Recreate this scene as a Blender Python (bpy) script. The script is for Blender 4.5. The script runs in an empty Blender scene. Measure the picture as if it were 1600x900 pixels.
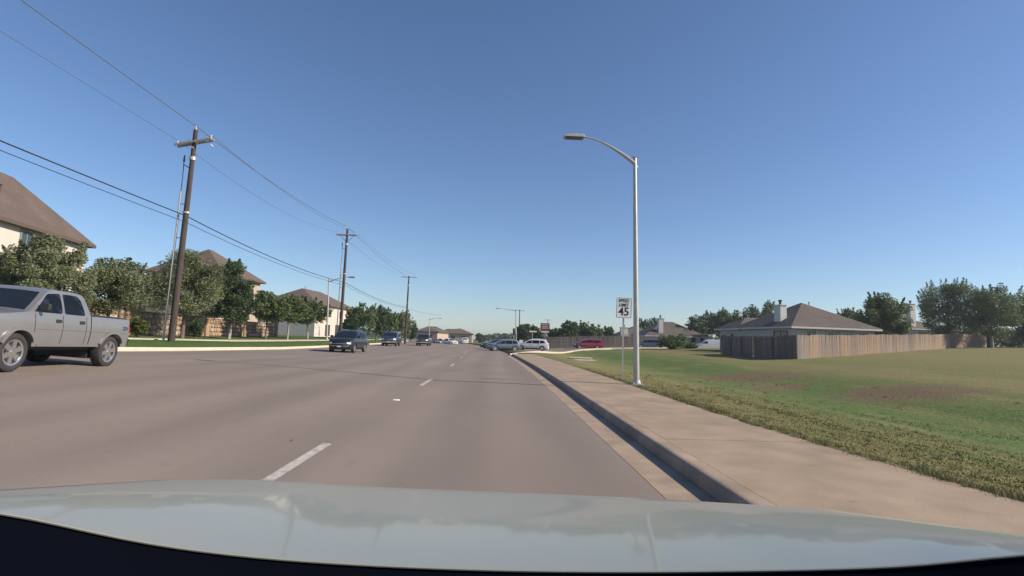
import bpy, bmesh, math, random
import numpy as np
from mathutils import Vector, Matrix
random.seed(7); rng = np.random.default_rng(7)
R = math.radians
scn = bpy.context.scene
COL = scn.collection

# ------------------------------------------------------------------ camera
F = 850.0; CX, CY = 800.0, 450.0; CAMZ = 1.5
VPX, VPY, ROLL = 775.0, 530.0, 0.030
def cdir(px, py): return Vector(((px-CX)/F, -(py-CY)/F, -1.0))
yc = cdir(VPX, VPY).normalized()
zc = cdir(VPX+1000, VPY+1000*ROLL).cross(yc).normalized()
if zc.y < 0: zc = -zc
xc = yc.cross(zc).normalized()
M3 = Matrix((xc, yc, zc))            # camera -> world
cam = bpy.data.cameras.new('camera'); camo = bpy.data.objects.new('camera', cam); COL.objects.link(camo)
camo.matrix_world = Matrix.Translation((0, 0, CAMZ)) @ M3.to_4x4()
cam.sensor_width = 36; cam.lens = 36*F/1600; cam.clip_start = 0.05; cam.clip_end = 6000
scn.camera = camo
def at(px, py, Y):
    r = M3 @ cdir(px, py); k = Y/r.y
    return Vector((r.x*k, Y, CAMZ+r.z*k))
def atX(px, Y, py=530): return at(px, py, Y).x

# ------------------------------------------------------------------ sky and sun
SUN_EL = 31.0; SAZ = math.degrees(math.atan2(-0.2, 1.0))
sd = Vector((math.cos(R(SAZ))*math.cos(R(SUN_EL)), math.sin(R(SAZ))*math.cos(R(SUN_EL)), math.sin(R(SUN_EL))))
w = bpy.data.worlds.new('World'); scn.world = w; w.use_nodes = True
nt = w.node_tree; bg = nt.nodes['Background']
sky = nt.nodes.new('ShaderNodeTexSky'); sky.sky_type = 'NISHITA'; sky.sun_disc = False
sky.sun_elevation = R(SUN_EL); sky.sun_rotation = math.pi/2 - math.atan2(sd.y, sd.x)
sky.air_density = 1.0; sky.dust_density = .3; sky.ozone_density = 3.5; sky.altitude = 200
tnt = nt.nodes.new('ShaderNodeMix'); tnt.data_type = 'RGBA'; tnt.blend_type = 'MULTIPLY'; tnt.inputs[0].default_value = 1; tnt.inputs[7].default_value = (.95, .99, 1.09, 1)   # camera white balance
nt.links.new(sky.outputs[0], tnt.inputs[6]); nt.links.new(tnt.outputs[2], bg.inputs[0]); bg.inputs[1].default_value = 0.077
sl = bpy.data.lights.new('sun', 'SUN'); sl.energy = 4.3; sl.angle = R(0.6); sl.color = (1.0, 0.87, 0.71)
so = bpy.data.objects.new('sun', sl); COL.objects.link(so); so.rotation_euler = sd.to_track_quat('Z', 'Y').to_euler()
so.location = (40, -10, 60)
vs = scn.view_settings; vs.view_transform = 'Standard'; vs.look = 'None'; vs.exposure = 0.66; vs.gamma = 1.0

# ------------------------------------------------------------------ materials
def mat(name, c, rough=.8, metal=0., var=0., scale=3., c2=None, bump=0., bscale=40., coat=0., stretch=None, spec=None):
    m = bpy.data.materials.new(name); m.use_nodes = True; n = m.node_tree; b = n.nodes['Principled BSDF']
    b.inputs['Roughness'].default_value = rough; b.inputs['Metallic'].default_value = metal
    b.inputs['Coat Weight'].default_value = coat; b.inputs['Coat Roughness'].default_value = .06
    if spec is not None: b.inputs['Specular IOR Level'].default_value = spec
    b.inputs['Base Color'].default_value = (*c, 1)
    tc = n.nodes.new('ShaderNodeTexCoord'); src = tc.outputs['Object']
    if stretch:
        mp = n.nodes.new('ShaderNodeMapping'); mp.inputs['Scale'].default_value = stretch
        n.links.new(src, mp.inputs[0]); src = mp.outputs[0]
    if var > 0 or c2:
        no = n.nodes.new('ShaderNodeTexNoise'); no.inputs['Scale'].default_value = scale; no.inputs['Detail'].default_value = 6
        n.links.new(src, no.inputs['Vector'])
        rp = n.nodes.new('ShaderNodeValToRGB'); rp.color_ramp.elements[0].position = .32; rp.color_ramp.elements[1].position = .68
        a = c2 if c2 else tuple(x*(1-var) for x in c); d = c if c2 else tuple(min(1, x*(1+var)) for x in c)
        rp.color_ramp.elements[0].color = (*a, 1); rp.color_ramp.elements[1].color = (*d, 1)
        n.links.new(no.outputs[0], rp.inputs[0]); n.links.new(rp.outputs[0], b.inputs['Base Color'])
    if bump > 0:
        n2 = n.nodes.new('ShaderNodeTexNoise'); n2.inputs['Scale'].default_value = bscale; n2.inputs['Detail'].default_value = 4
        n.links.new(src, n2.inputs['Vector'])
        bp = n.nodes.new('ShaderNodeBump'); bp.inputs['Strength'].default_value = bump; bp.inputs['Distance'].default_value = .02
        n.links.new(n2.outputs[0], bp.inputs['Height']); n.links.new(bp.outputs[0], b.inputs['Normal'])
    return m
def leafmat(name, dark, light, trans=.25):
    m = bpy.data.materials.new(name); m.use_nodes = True; n = m.node_tree; b = n.nodes['Principled BSDF']; out = n.nodes['Material Output']
    at_ = n.nodes.new('ShaderNodeAttribute'); at_.attribute_name = 'tint'
    rp = n.nodes.new('ShaderNodeValToRGB'); rp.color_ramp.elements[0].color = (*dark, 1); rp.color_ramp.elements[1].color = (*light, 1)
    n.links.new(at_.outputs['Fac'], rp.inputs[0]); n.links.new(rp.outputs[0], b.inputs['Base Color'])
    b.inputs['Roughness'].default_value = .55; b.inputs['Specular IOR Level'].default_value = .35
    tr = n.nodes.new('ShaderNodeBsdfTranslucent'); n.links.new(rp.outputs[0], tr.inputs[0])
    mx = n.nodes.new('ShaderNodeMixShader'); mx.inputs[0].default_value = trans
    n.links.new(b.outputs[0], mx.inputs[1]); n.links.new(tr.outputs[0], mx.inputs[2]); n.links.new(mx.outputs[0], out.inputs[0])
    return m
MT = {}
MT['concrete'] = mat('concrete', (.30, .228, .158), .9, var=.14, scale=.9, bump=.25, bscale=60)
MT['kerb'] = mat('kerb concrete', (.31, .236, .172), .9, var=.16, scale=1.6, bump=.3, bscale=50)
MT['leftkerb'] = mat('pale kerb concrete', (.52, .45, .36), .9, var=.1, scale=1.6)
MT['paint'] = mat('worn road paint', (.50, .45, .42), .8, c2=(.30, .265, .25), scale=9)
MT['galv'] = mat('galvanised steel', (.44, .43, .40), .45, metal=.5, var=.08, scale=6)
MT['poleWood'] = mat('creosote pole wood', (.055, .043, .036), .9, var=.4, scale=4, stretch=(6, 6, .3), bump=.4, bscale=20)
MT['arm'] = mat('grey crossarm timber', (.30, .29, .27), .85, var=.25, scale=5)
MT['insul'] = mat('porcelain', (.62, .64, .66), .3)
MT['pipe'] = mat('grey plastic conduit', (.42, .42, .41), .6)
MT['wire'] = mat('black cable', (.02, .02, .022), .6)
MT['alum'] = mat('weathered wire', (.10, .10, .11), .6)
MT['white'] = mat('white sign sheeting', (.80, .80, .78), .5)
MT['black'] = mat('black paint', (.012, .012, .013), .5)
MT['glass'] = mat('dark vehicle glass', (.012, .016, .020), .06, spec=.6)
MT['pane'] = mat('window pane', (.05, .06, .07), .08)
MT['rubber'] = mat('tyre rubber', (.03, .028, .028), .8, var=.2, scale=20)
MT['chrome'] = mat('bright alloy', (.62, .62, .62), .25, metal=.9)
MT['plastic'] = mat('black trim plastic', (.025, .025, .027), .6)
MT['lamp'] = mat('headlight lens', (.9, .9, .9), .1)
MT['red'] = mat('red lens', (.35, .015, .015), .2)
MT['silver'] = mat('silver truck paint', (.262, .262, .264), .34, metal=.45, coat=.6, var=.04, scale=2)
MT['navy'] = mat('dark navy paint', (.014, .016, .019), .35, metal=.1, coat=.5)
MT['blue'] = mat('blue paint', (.025, .045, .12), .3, metal=.3, coat=.8)
MT['charcoal'] = mat('charcoal paint', (.03, .03, .032), .3, metal=.2, coat=.8)
MT['greycar'] = mat('grey blue paint', (.12, .145, .17), .3, metal=.4, coat=.8)
MT['whitecar'] = mat('white paint', (.62, .63, .64), .35, coat=.6)
MT['redcar'] = mat('red paint', (.22, .007, .016), .3, coat=.8)
MT['vangrey'] = mat('slate paint', (.16, .19, .22), .3, metal=.3, coat=.8)
MT['stucco'] = mat('cream stucco', (.56, .50, .44), .9, var=.06, scale=2)
MT['whitewall'] = mat('white brick', (.54, .49, .43), .9, var=.08, scale=3)
MT['tan'] = mat('tan brick', (.40, .32, .25), .9, var=.2, scale=4)
MT['siding'] = mat('grey siding', (.42, .40, .37), .85, var=.08, scale=1, stretch=(.2, .2, 12))
MT['shingle'] = mat('brown shingles', (.112, .084, .070), .95, var=.22, scale=7, stretch=(1, 1, 3), bump=.4, bscale=30)
MT['shingleD'] = mat('grey brown shingles', (.098, .080, .070), .95, var=.22, scale=6, stretch=(1, 1, 3), bump=.4, bscale=30)
MT['fascia'] = mat('brown fascia', (.10, .07, .055), .8)
MT['fasciaW'] = mat('pale fascia', (.52, .48, .44), .8)
MT['trim'] = mat('window trim', (.55, .55, .52), .7)
MT['shutter'] = mat('green grey shutter', (.19, .25, .22), .7)
MT['chimney'] = mat('pale chimney siding', (.58, .56, .53), .85)
MT['bark'] = mat('bark', (.13, .10, .08), .95, var=.35, scale=8, stretch=(3, 3, .6), bump=.5, bscale=18)
MT['barkpale'] = mat('pale bark', (.30, .26, .22), .95, var=.3, scale=8)
MT['mortar'] = mat('mortar', (.20, .16, .125), .95, var=.15, scale=3)
MT['st1'] = mat('tan limestone', (.33, .225, .145), .95, var=.2, scale=5, bump=.5, bscale=14)
MT['st2'] = mat('brown limestone', (.25, .165, .11), .95, var=.2, scale=5, bump=.5, bscale=14)
MT['st3'] = mat('pale limestone', (.38, .30, .22), .95, var=.2, scale=5, bump=.5, bscale=14)
MT['brownsign'] = mat('dark red sign face', (.14, .035, .03), .6)
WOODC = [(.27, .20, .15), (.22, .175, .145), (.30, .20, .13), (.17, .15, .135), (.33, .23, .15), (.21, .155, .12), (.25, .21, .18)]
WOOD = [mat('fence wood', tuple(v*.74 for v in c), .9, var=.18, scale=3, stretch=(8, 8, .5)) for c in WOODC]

# asphalt
def asphalt():
    m = bpy.data.materials.new('asphalt'); m.use_nodes = True; n = m.node_tree; b = n.nodes['Principled BSDF']; L = n.links.new
    b.inputs['Roughness'].default_value = .85; b.inputs['Specular IOR Level'].default_value = .3
    g = n.nodes.new('ShaderNodeNewGeometry')
    def noise(scale, st=None, det=5):
        mp = n.nodes.new('ShaderNodeMapping'); mp.inputs['Scale'].default_value = st or (1, 1, 1); L(g.outputs['Position'], mp.inputs[0])
        no = n.nodes.new('ShaderNodeTexNoise'); no.inputs['Scale'].default_value = scale; no.inputs['Detail'].default_value = det; L(mp.outputs[0], no.inputs['Vector']); return no.outputs[0]
    def ramp(src, p0, c0, p1, c1):
        r = n.nodes.new('ShaderNodeValToRGB'); e = r.color_ramp.elements; e[0].position = p0; e[1].position = p1; e[0].color = (*c0, 1); e[1].color = (*c1, 1); L(src, r.inputs[0]); return r.outputs[0]
    def mul(a, c, f=1.):
        x = n.nodes.new('ShaderNodeMix'); x.data_type = 'RGBA'; x.blend_type = 'MULTIPLY'; x.inputs[0].default_value = f; L(a, x.inputs[6]); L(c, x.inputs[7]); return x.outputs[2]
    base = ramp(noise(.9, (.7, .06, 1)), .3, (.205, .170, .146), .7, (.25, .209, .179))
    sp = ramp(noise(130, None, 2), .35, (.80, .80, .80), .66, (1.16, 1.15, 1.14))
    blot = ramp(noise(.35, (1, .5, 1), 6), .3, (.90, .90, .91), .7, (1.06, 1.05, 1.04))
    stain = ramp(noise(2.6, (1, .5, 1), 8), .66, (1, 1, 1), .78, (.86, .86, .87))
    c = mul(mul(mul(base, sp), blot), stain)
    spx = n.nodes.new('ShaderNodeSeparateXYZ'); L(g.outputs['Position'], spx.inputs[0])
    wv = n.nodes.new('ShaderNodeMath'); wv.operation = 'MULTIPLY_ADD'; wv.inputs[1].default_value = 2*math.pi/1.83; wv.inputs[2].default_value = .9; L(spx.outputs[0], wv.inputs[0])
    sn = n.nodes.new('ShaderNodeMath'); sn.operation = 'SINE'; L(wv.outputs[0], sn.inputs[0])
    mr = n.nodes.new('ShaderNodeMapRange'); mr.inputs[1].default_value = -1; mr.inputs[2].default_value = 1; L(sn.outputs[0], mr.inputs[0])
    c = mul(c, ramp(mr.outputs[0], .1, (.94, .94, .945), .9, (1.04, 1.035, 1.03)))
    crk = n.nodes.new('ShaderNodeTexVoronoi'); crk.feature = 'DISTANCE_TO_EDGE'; crk.inputs['Scale'].default_value = .16
    wn = n.nodes.new('ShaderNodeTexNoise'); wn.inputs['Scale'].default_value = 1.1; wn.inputs['Detail'].default_value = 6; L(g.outputs['Position'], wn.inputs['Vector'])
    ad = n.nodes.new('ShaderNodeVectorMath'); ad.operation = 'ADD'; L(g.outputs['Position'], ad.inputs[0]); L(wn.outputs['Color'], ad.inputs[1]); L(ad.outputs[0], crk.inputs['Vector'])
    c = mul(c, ramp(crk.outputs[0], .0012, (.62, .62, .63), .0035, (1, 1, 1)), .2)
    L(c, b.inputs['Base Color'])
    bp = n.nodes.new('ShaderNodeBump'); bp.inputs['Strength'].default_value = .35; bp.inputs['Distance'].default_value = .006; L(noise(160, None, 2), bp.inputs['Height']); L(bp.outputs[0], b.inputs['Normal'])
    return m
MT['asphalt'] = asphalt()
def grime(m, scale, lo, hi, det=8, p0=.35, p1=.65):
    n = m.node_tree; b = n.nodes['Principled BSDF']; l = b.inputs['Base Color'].links[0]; src = l.from_socket
    g = n.nodes.new('ShaderNodeNewGeometry'); no = n.nodes.new('ShaderNodeTexNoise'); no.inputs['Scale'].default_value = scale; no.inputs['Detail'].default_value = det; n.links.new(g.outputs['Position'], no.inputs['Vector'])
    r = n.nodes.new('ShaderNodeValToRGB'); e = r.color_ramp.elements; e[0].position = p0; e[1].position = p1; e[0].color = (lo, lo, lo, 1); e[1].color = (hi, hi, hi, 1); n.links.new(no.outputs[0], r.inputs[0])
    x = n.nodes.new('ShaderNodeMix'); x.data_type = 'RGBA'; x.blend_type = 'MULTIPLY'; x.inputs[0].default_value = 1; n.links.new(src, x.inputs[6]); n.links.new(r.outputs[0], x.inputs[7]); n.links.new(x.outputs[2], b.inputs['Base Color'])
for k_ in ('concrete', 'kerb'):
    grime(MT[k_], 110, .84, 1.12, 3); grime(MT[k_], 2.2, .86, 1.06, 8, .3, .6); grime(MT[k_], 6, .80, 1.0, 8, .26, .36)
for k_ in ('shingle', 'shingleD'): grime(MT[k_], .6, .88, 1.1); grime(MT[k_], 25, .8, 1.15, 2)

def lawn():
    m = bpy.data.materials.new('lawn'); m.use_nodes = True; n = m.node_tree; b = n.nodes['Principled BSDF']; L = n.links.new
    b.inputs['Roughness'].default_value = 1.; b.inputs['Specular IOR Level'].default_value = .1
    g = n.nodes.new('ShaderNodeNewGeometry')
    def noise(scale, st=None, det=6):
        mp = n.nodes.new('ShaderNodeMapping'); mp.inputs['Scale'].default_value = st or (1, 1, 1); L(g.outputs['Position'], mp.inputs[0])
        no = n.nodes.new('ShaderNodeTexNoise'); no.inputs['Scale'].default_value = scale; no.inputs['Detail'].default_value = det; L(mp.outputs[0], no.inputs['Vector']); return no.outputs[0]
    def math_(op, a, c=None, v=None):
        x = n.nodes.new('ShaderNodeMath'); x.operation = op; L(a, x.inputs[0])
        if c is not None: L(c, x.inputs[1])
        elif v is not None: x.inputs[1].default_value = v
        return x.outputs[0]
    def mixc(f, a, c, bt='MIX'):
        x = n.nodes.new('ShaderNodeMix'); x.data_type = 'RGBA'; x.blend_type = bt; L(f, x.inputs[0]); L(a, x.inputs[6]); L(c, x.inputs[7]); return x.outputs[2]
    sp = n.nodes.new('ShaderNodeSeparateXYZ'); L(g.outputs['Position'], sp.inputs[0])
    nx = noise(.35, (1, .5, 1)); off = math_('MULTIPLY', math_('SUBTRACT', nx, v=.5), v=7.)
    xx = math_('ADD', sp.outputs[0], off)
    xx = math_('SUBTRACT', xx, math_('MULTIPLY', sp.outputs[1], v=.06))
    t = math_('DIVIDE', math_('SUBTRACT', xx, v=2.), v=30.)
    r = n.nodes.new('ShaderNodeValToRGB'); e = r.color_ramp.elements
    cols = [(0, (.16, .155, .07)), (.07, (.225, .205, .095)), (.13, (.160, .165, .068)), (.24, (.100, .150, .048)), (.36, (.108, .150, .050)), (.48, (.195, .175, .082)), (.6, (.16, .16, .066)), (1, (.19, .18, .078))]
    e[0].position = 0; e[0].color = (*cols[0][1], 1); e[1].position = 1; e[1].color = (*cols[-1][1], 1)
    for p, c in cols[1:-1]:
        k = e.new(p); k.color = (*c, 1)
    L(t, r.inputs[0]); col = r.outputs[0]
    # dry streaks
    dr = n.nodes.new('ShaderNodeValToRGB'); dr.color_ramp.elements[0].position = .52; dr.color_ramp.elements[1].position = .72
    L(noise(.8, (1.2, .35, 1), 8), dr.inputs[0])
    dry = n.nodes.new('ShaderNodeRGB'); dry.outputs[0].default_value = (.24, .20, .10, 1)
    f = math_('MULTIPLY', dr.outputs[0], v=.55); col = mixc(f, col, dry.outputs[0])
    # bare earth patch, an old scrape along the far slope of the swale
    def ell(cx, cy, rx, ry, rot):
        dx = math_('SUBTRACT', sp.outputs[0], v=cx); dy = math_('SUBTRACT', sp.outputs[1], v=cy)
        a = math_('DIVIDE', math_('ADD', math_('MULTIPLY', dx, v=math.cos(rot)), math_('MULTIPLY', dy, v=math.sin(rot))), v=rx)
        c = math_('DIVIDE', math_('SUBTRACT', math_('MULTIPLY', dy, v=math.cos(rot)), math_('MULTIPLY', dx, v=math.sin(rot))), v=ry)
        return math_('ADD', math_('MULTIPLY', a, a), math_('MULTIPLY', c, c))
    def patch(*a):
        d = math_('ADD', ell(*a), math_('MULTIPLY', math_('SUBTRACT', noise(1.5, None, 8), v=.5), v=5.))
        q = n.nodes.new('ShaderNodeMapRange'); q.inputs[1].default_value = 1.7; q.inputs[2].default_value = .1; q.inputs[3].default_value = 0; q.inputs[4].default_value = .95; L(d, q.inputs[0]); return q.outputs[0]
    earth = n.nodes.new('ShaderNodeRGB'); earth.outputs[0].default_value = (.158, .112, .074, 1)
    col = mixc(patch(14.2, 18.6, 2.6, 1.9, .35), col, earth.outputs[0])
    col = mixc(patch(13.0, 27.5, 3.6, 2.2, .1), col, earth.outputs[0])
    col = mixc(patch(11.6, 22.5, 2.2, 1.0, .5), col, earth.outputs[0])
    # left verge: watered, deeper green
    lf = n.nodes.new('ShaderNodeMapRange'); lf.inputs[1].default_value = -8; lf.inputs[2].default_value = -12; lf.inputs[3].default_value = 0; lf.inputs[4].default_value = 1; L(sp.outputs[0], lf.inputs[0])
    lg = n.nodes.new('ShaderNodeValToRGB'); lg.color_ramp.elements[0].color = (.05, .095, .028, 1); lg.color_ramp.elements[1].color = (.085, .13, .04, 1); L(noise(.5), lg.inputs[0])
    col = mixc(lf.outputs[0], col, lg.outputs[0])
    fine = n.nodes.new('ShaderNodeValToRGB'); fine.color_ramp.elements[0].position = .3; fine.color_ramp.elements[1].position = .7
    fine.color_ramp.elements[0].color = (.62, .62, .6, 1); fine.color_ramp.elements[1].color = (1.25, 1.25, 1.2, 1); L(noise(9, None, 8), fine.inputs[0])
    one = n.nodes.new('ShaderNodeValue'); one.outputs[0].default_value = .8
    col = mixc(one.outputs[0], col, fine.outputs[0], 'MULTIPLY')
    L(col, b.inputs['Base Color'])
    bp = n.nodes.new('ShaderNodeBump'); bp.inputs['Strength'].default_value = .7; bp.inputs['Distance'].default_value = .05; L(noise(14, None, 8), bp.inputs['Height']); L(bp.outputs[0], b.inputs['Normal'])
    return m
MT['lawn'] = lawn()
MT['leafA'] = leafmat('grey green leaves', (.055, .078, .036), (.29, .32, .17), .33)
MT['leafB'] = leafmat('deep green leaves', (.030, .055, .026), (.095, .145, .06), .3)
MT['leafC'] = leafmat('mid green leaves', (.05, .085, .034), (.18, .235, .09), .33)
MT['leafY'] = leafmat('yellow green leaves', (.06, .085, .02), (.16, .19, .05))
MT['blade'] = leafmat('grass blades', (.070, .090, .030), (.20, .185, .080), .2)

# ------------------------------------------------------------------ mesh helpers
def link(o, parent=None):
    COL.objects.link(o)
    if parent is not None: o.parent = parent
    return o
def mesh_obj(name, V, Fc, m, parent=None, smooth=False, ang=None):
    me = bpy.data.meshes.new(name); me.from_pydata([tuple(v) for v in V], [], [tuple(f) for f in Fc]); me.update()
    if smooth: me.shade_smooth()
    if ang is not None:
        me.shade_smooth()
        me.set_sharp_from_angle(angle=R(ang))
    me.materials.append(m)
    return link(bpy.data.objects.new(name, me), parent)
class MB:
    def __init__(s): s.V = []; s.F = []
    def add(s, V, Fc):
        k = len(s.V); s.V += [tuple(v) for v in V]; s.F += [tuple(i+k for i in f) for f in Fc]
    def box(s, c, d, M=None, taper=1.):
        x, y, z = d[0]/2, d[1]/2, d[2]/2
        P = [Vector((a*x*(taper if cc > 0 else 1), b*y*(taper if cc > 0 else 1), cc*z)) for a in (-1, 1) for b in (-1, 1) for cc in (-1, 1)]
        if M is not None: P = [M @ p for p in P]
        P = [p+Vector(c) for p in P]
        s.add(P, [(0, 1, 3, 2), (4, 6, 7, 5), (0, 4, 5, 1), (2, 3, 7, 6), (0, 2, 6, 4), (1, 5, 7, 3)])
    def tube(s, pts, rad, n=8, cap=True):
        pts = [Vector(p) for p in pts]
        rad = list(rad) if isinstance(rad, (list, tuple)) else [rad]*len(pts)
        k0 = len(s.V); prev = None
        for i, p in enumerate(pts):
            d = (pts[min(i+1, len(pts)-1)]-pts[max(i-1, 0)]).normalized()
            if prev is None: a = d.orthogonal().normalized()
            else: a = (prev-d*prev.dot(d)); a = a.normalized() if a.length > 1e-6 else d.orthogonal().normalized()
            prev = a; b = d.cross(a)
            for j in range(n):
                t = 2*math.pi*j/n; s.V.append(tuple(p+(a*math.cos(t)+b*math.sin(t))*rad[i]))
        for i in range(len(pts)-1):
            for j in range(n):
                j2 = (j+1) % n; s.F.append((k0+i*n+j, k0+i*n+j2, k0+(i+1)*n+j2, k0+(i+1)*n+j))
        if cap:
            s.F.append(tuple(k0+j for j in reversed(range(n)))); s.F.append(tuple(k0+(len(pts)-1)*n+j for j in range(n)))
    def shell(s, O, I):
        """closed shell from an outer and an inner grid of points (same shape)"""
        nr, nc = len(O), len(O[0]); k = len(s.V)
        s.V += [tuple(p) for r in O for p in r]+[tuple(p) for r in I for p in r]; h = nr*nc
        for i in range(nr-1):
            for j in range(nc-1):
                a = k+i*nc+j; s.F.append((a, a+1, a+nc+1, a+nc)); s.F.append((a+h, a+nc+h, a+nc+1+h, a+1+h))
        rim = [i*nc for i in range(nr)]+[(nr-1)*nc+j for j in range(1, nc)]+[i*nc+nc-1 for i in range(nr-2, -1, -1)]+[j for j in range(nc-2, 0, -1)]
        for a, b in zip(rim, rim[1:]+rim[:1]): s.F.append((k+a, k+b, k+b+h, k+a+h))
    def lathe(s, prof, n=24, M=None):
        """prof: (r, y) pairs, turned about the local y axis, closed profile"""
        k = len(s.V); m = len(prof)
        for j in range(n):
            t = 2*math.pi*j/n
            for r, y in prof:
                p = Vector((r*math.cos(t), y, r*math.sin(t))); s.V.append(tuple(M @ p if M is not None else p))
        for j in range(n):
            j2 = (j+1) % n
            for i in range(m):
                i2 = (i+1) % m; s.F.append((k+j*m+i, k+j*m+i2, k+j2*m+i2, k+j2*m+i))
    def build(s, name, m, parent=None, smooth=False, ang=None): return mesh_obj(name, s.V, s.F, m, parent, smooth, ang)
def bevel(o, wd=.01, seg=2):
    b = o.modifiers.new('bevel', 'BEVEL'); b.width = wd; b.segments = seg; b.limit_method = 'ANGLE'; return o
def tag(o, label=None, cat=None, group=None, kind=None):
    if label: o['label'] = label
    if cat: o['category'] = cat
    if group: o['group'] = group
    if kind: o['kind'] = kind
    return o
def empty(name, loc=(0, 0, 0), rz=0.):
    o = bpy.data.objects.new(name, None); COL.objects.link(o); o.location = loc; o.rotation_euler = (0, 0, rz); o.empty_display_size = .3; return o
def copy_tree(o, parent=None):
    c = o.copy(); COL.objects.link(c); c.parent = parent
    for ch in o.children: copy_tree(ch, c)
    return c
def text_mesh(name, body, size, m, parent, loc, rot, depth=.003, align='CENTER', wscale=1.):
    cu = bpy.data.curves.new(name, 'FONT'); cu.body = body; cu.size = size; cu.align_x = align; cu.align_y = 'CENTER'; cu.extrude = depth; cu.resolution_u = 3; cu.offset = size*.012
    t = bpy.data.objects.new(name, cu); COL.objects.link(t)
    bpy.context.view_layer.update()
    me = bpy.data.meshes.new_from_object(t.evaluated_get(bpy.context.evaluated_depsgraph_get()))
    bpy.data.objects.remove(t); me.materials.clear(); me.materials.append(m)
    o = link(bpy.data.objects.new(name, me), parent); o.location = loc; o.rotation_euler = rot; o.scale = (wscale, 1, 1); return o

# ------------------------------------------------------------------ ground heights
def sm(a, b, x):
    t = np.clip((x-a)/(b-a), 0, 1); return t*t*(3-2*t)
def edge(Y): return 4.5+np.interp(Y, [4.5, 6, 9, 13], [.48, .30, .10, 0])   # the footway widens slightly towards us
def curve(Y): Y = np.asarray(Y, float); return -np.where(Y > 15, .0005*(np.minimum(Y, 260)-15)**2 + np.maximum(Y-260, 0)*.245, 0)
def cross(Y): return np.interp(Y, [-20, 12, 15, 27, 41, 50, 100, 200], [.06, .06, .053, .036, .022, .02, .016, .01])
def road_z(u, Y): return cross(Y)*np.maximum(0, -2-np.asarray(u, float))
LK, RK = -15.5, 2.2          # kerb faces
def ground_u(u, Y):
    u = np.asarray(u, float); Y = np.asarray(Y, float)
    zl = road_z(LK, Y)+.15
    left = zl + np.interp(-u, [15.6, 18.8, 20.5, 25, 45, 200], [0, .33, .38, .58, .8, 1.2])
    right = np.interp(u, [2, 4.5, 6.5, 9, 11.5, 15, 17, 23, 45, 70, 110, 400], [.15, .15, .06, -.14, -.20, .20, .34, .60, 1.45, 2.35, 3.0, 3.4])
    fl = sm(85, 130, Y); right = right*(1-fl)+fl*np.minimum(right, .6)
    nz = .045*np.sin(u*.9+Y*.33)*np.sin(Y*.61+u*.2)*sm(5, 9, np.abs(u-3))*(u > 2)
    return np.where(u < -15.45, left, np.where(u > 2.1, right+nz, road_z(u, Y)))
def gz(X, Y): return float(ground_u(X-curve(Y), Y))

# ------------------------------------------------------------------ ground and road sheets
def grid(name, us, Ys, zf, m, parent=None):
    Ua, Ya = np.meshgrid(us, Ys); Z = zf(Ua, Ya); X = Ua+curve(Ya)
    V = np.stack([X, Ya, Z], -1).reshape(-1, 3); nc = len(us); Fc = []
    for i in range(len(Ys)-1):
        for j in range(nc-1):
            a = i*nc+j; Fc.append((a, a+1, a+nc+1, a+nc))
    return mesh_obj(name, V, Fc, m, parent, smooth=True)
Yr = np.concatenate([np.arange(-30, 100, 1.5), np.arange(100, 260, 5), np.array([280, 320, 400, 520, 700, 1000, 1500, 2500])])
def pave(u, Y):
    z = ground_u(u, Y)
    inr = (u > -16) & (u < 2.35); z = np.where(inr, road_z(u, Y)-.09, z)
    z = np.where((u >= 2.35) & (u < edge(Y)-.06) & (Y < 56), z-.09, z)
    return np.where((u > -20.45) & (u < -18.85), z-.06, z)
us = np.concatenate([np.array([-2500, -1500, -800, -400, -200, -120, -80]), np.arange(-60, -21, 2.5), np.array([-20.6, -20.4, -18.9, -18.7, -17, -15.66, -15.6, -12, -8, -4, 0, 1.9, 2.3, 2.4, 4.4, 4.47, 4.56, 4.65, 4.74, 4.83, 4.92, 5.01]), np.arange(5.3, 30, .8), np.arange(30, 80, 2.5), np.array([90, 120, 200, 400, 800, 1500, 2500])])
g = grid('ground', us, Yr, pave, MT['lawn']); tag(g, 'grassy ground on both sides of the road', kind='structure')
g = grid('road', np.array([-15.06, -12, -9, -6, -4, -3, -2, -1, 0, 1, 1.7]), Yr, road_z, MT['asphalt']); tag(g, 'wide worn asphalt road', kind='structure')
def prism(name, u0, u1, Y0, Y1, dz0, dz1, zf, m, parent=None, step=1.5, batter=0.):
    """a strip with a real thickness: top at zf+dz1, sides down to zf+dz0"""
    Ys = np.append(np.arange(Y0, Y1, step), Y1); V = []; Fc = []
    for Y in Ys:
        c = float(curve(Y))
        for u, d in ((u0, dz0), (u0+batter, dz1), (u1, dz1), (u1, dz0)): V.append((u+c, Y, float(zf(u, Y))+d))
    for i in range(len(Ys)-1):
        for j in range(3): a = i*4+j; Fc.append((a, a+4, a+5, a+1))
    Fc.append((0, 1, 2, 3)); k = 4*(len(Ys)-1); Fc.append((k+3, k+2, k+1, k))
    return mesh_obj(name, V, Fc, m, parent)
KE = 52.
rz0 = lambda u, Y: road_z(min(u, 1.9), Y)
zlk = lambda u, Y: road_z(LK, Y)
gut = prism('gutter', 1.704, RK-.002, -25, KE, -.08, .003, rz0, MT['kerb']); tag(gut, 'concrete gutter along the right kerb', kind='structure')
kb = tag(empty('kerb'), 'concrete kerb on the right side of the road', kind='structure')
rk = lambda u, Y: 0.
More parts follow.
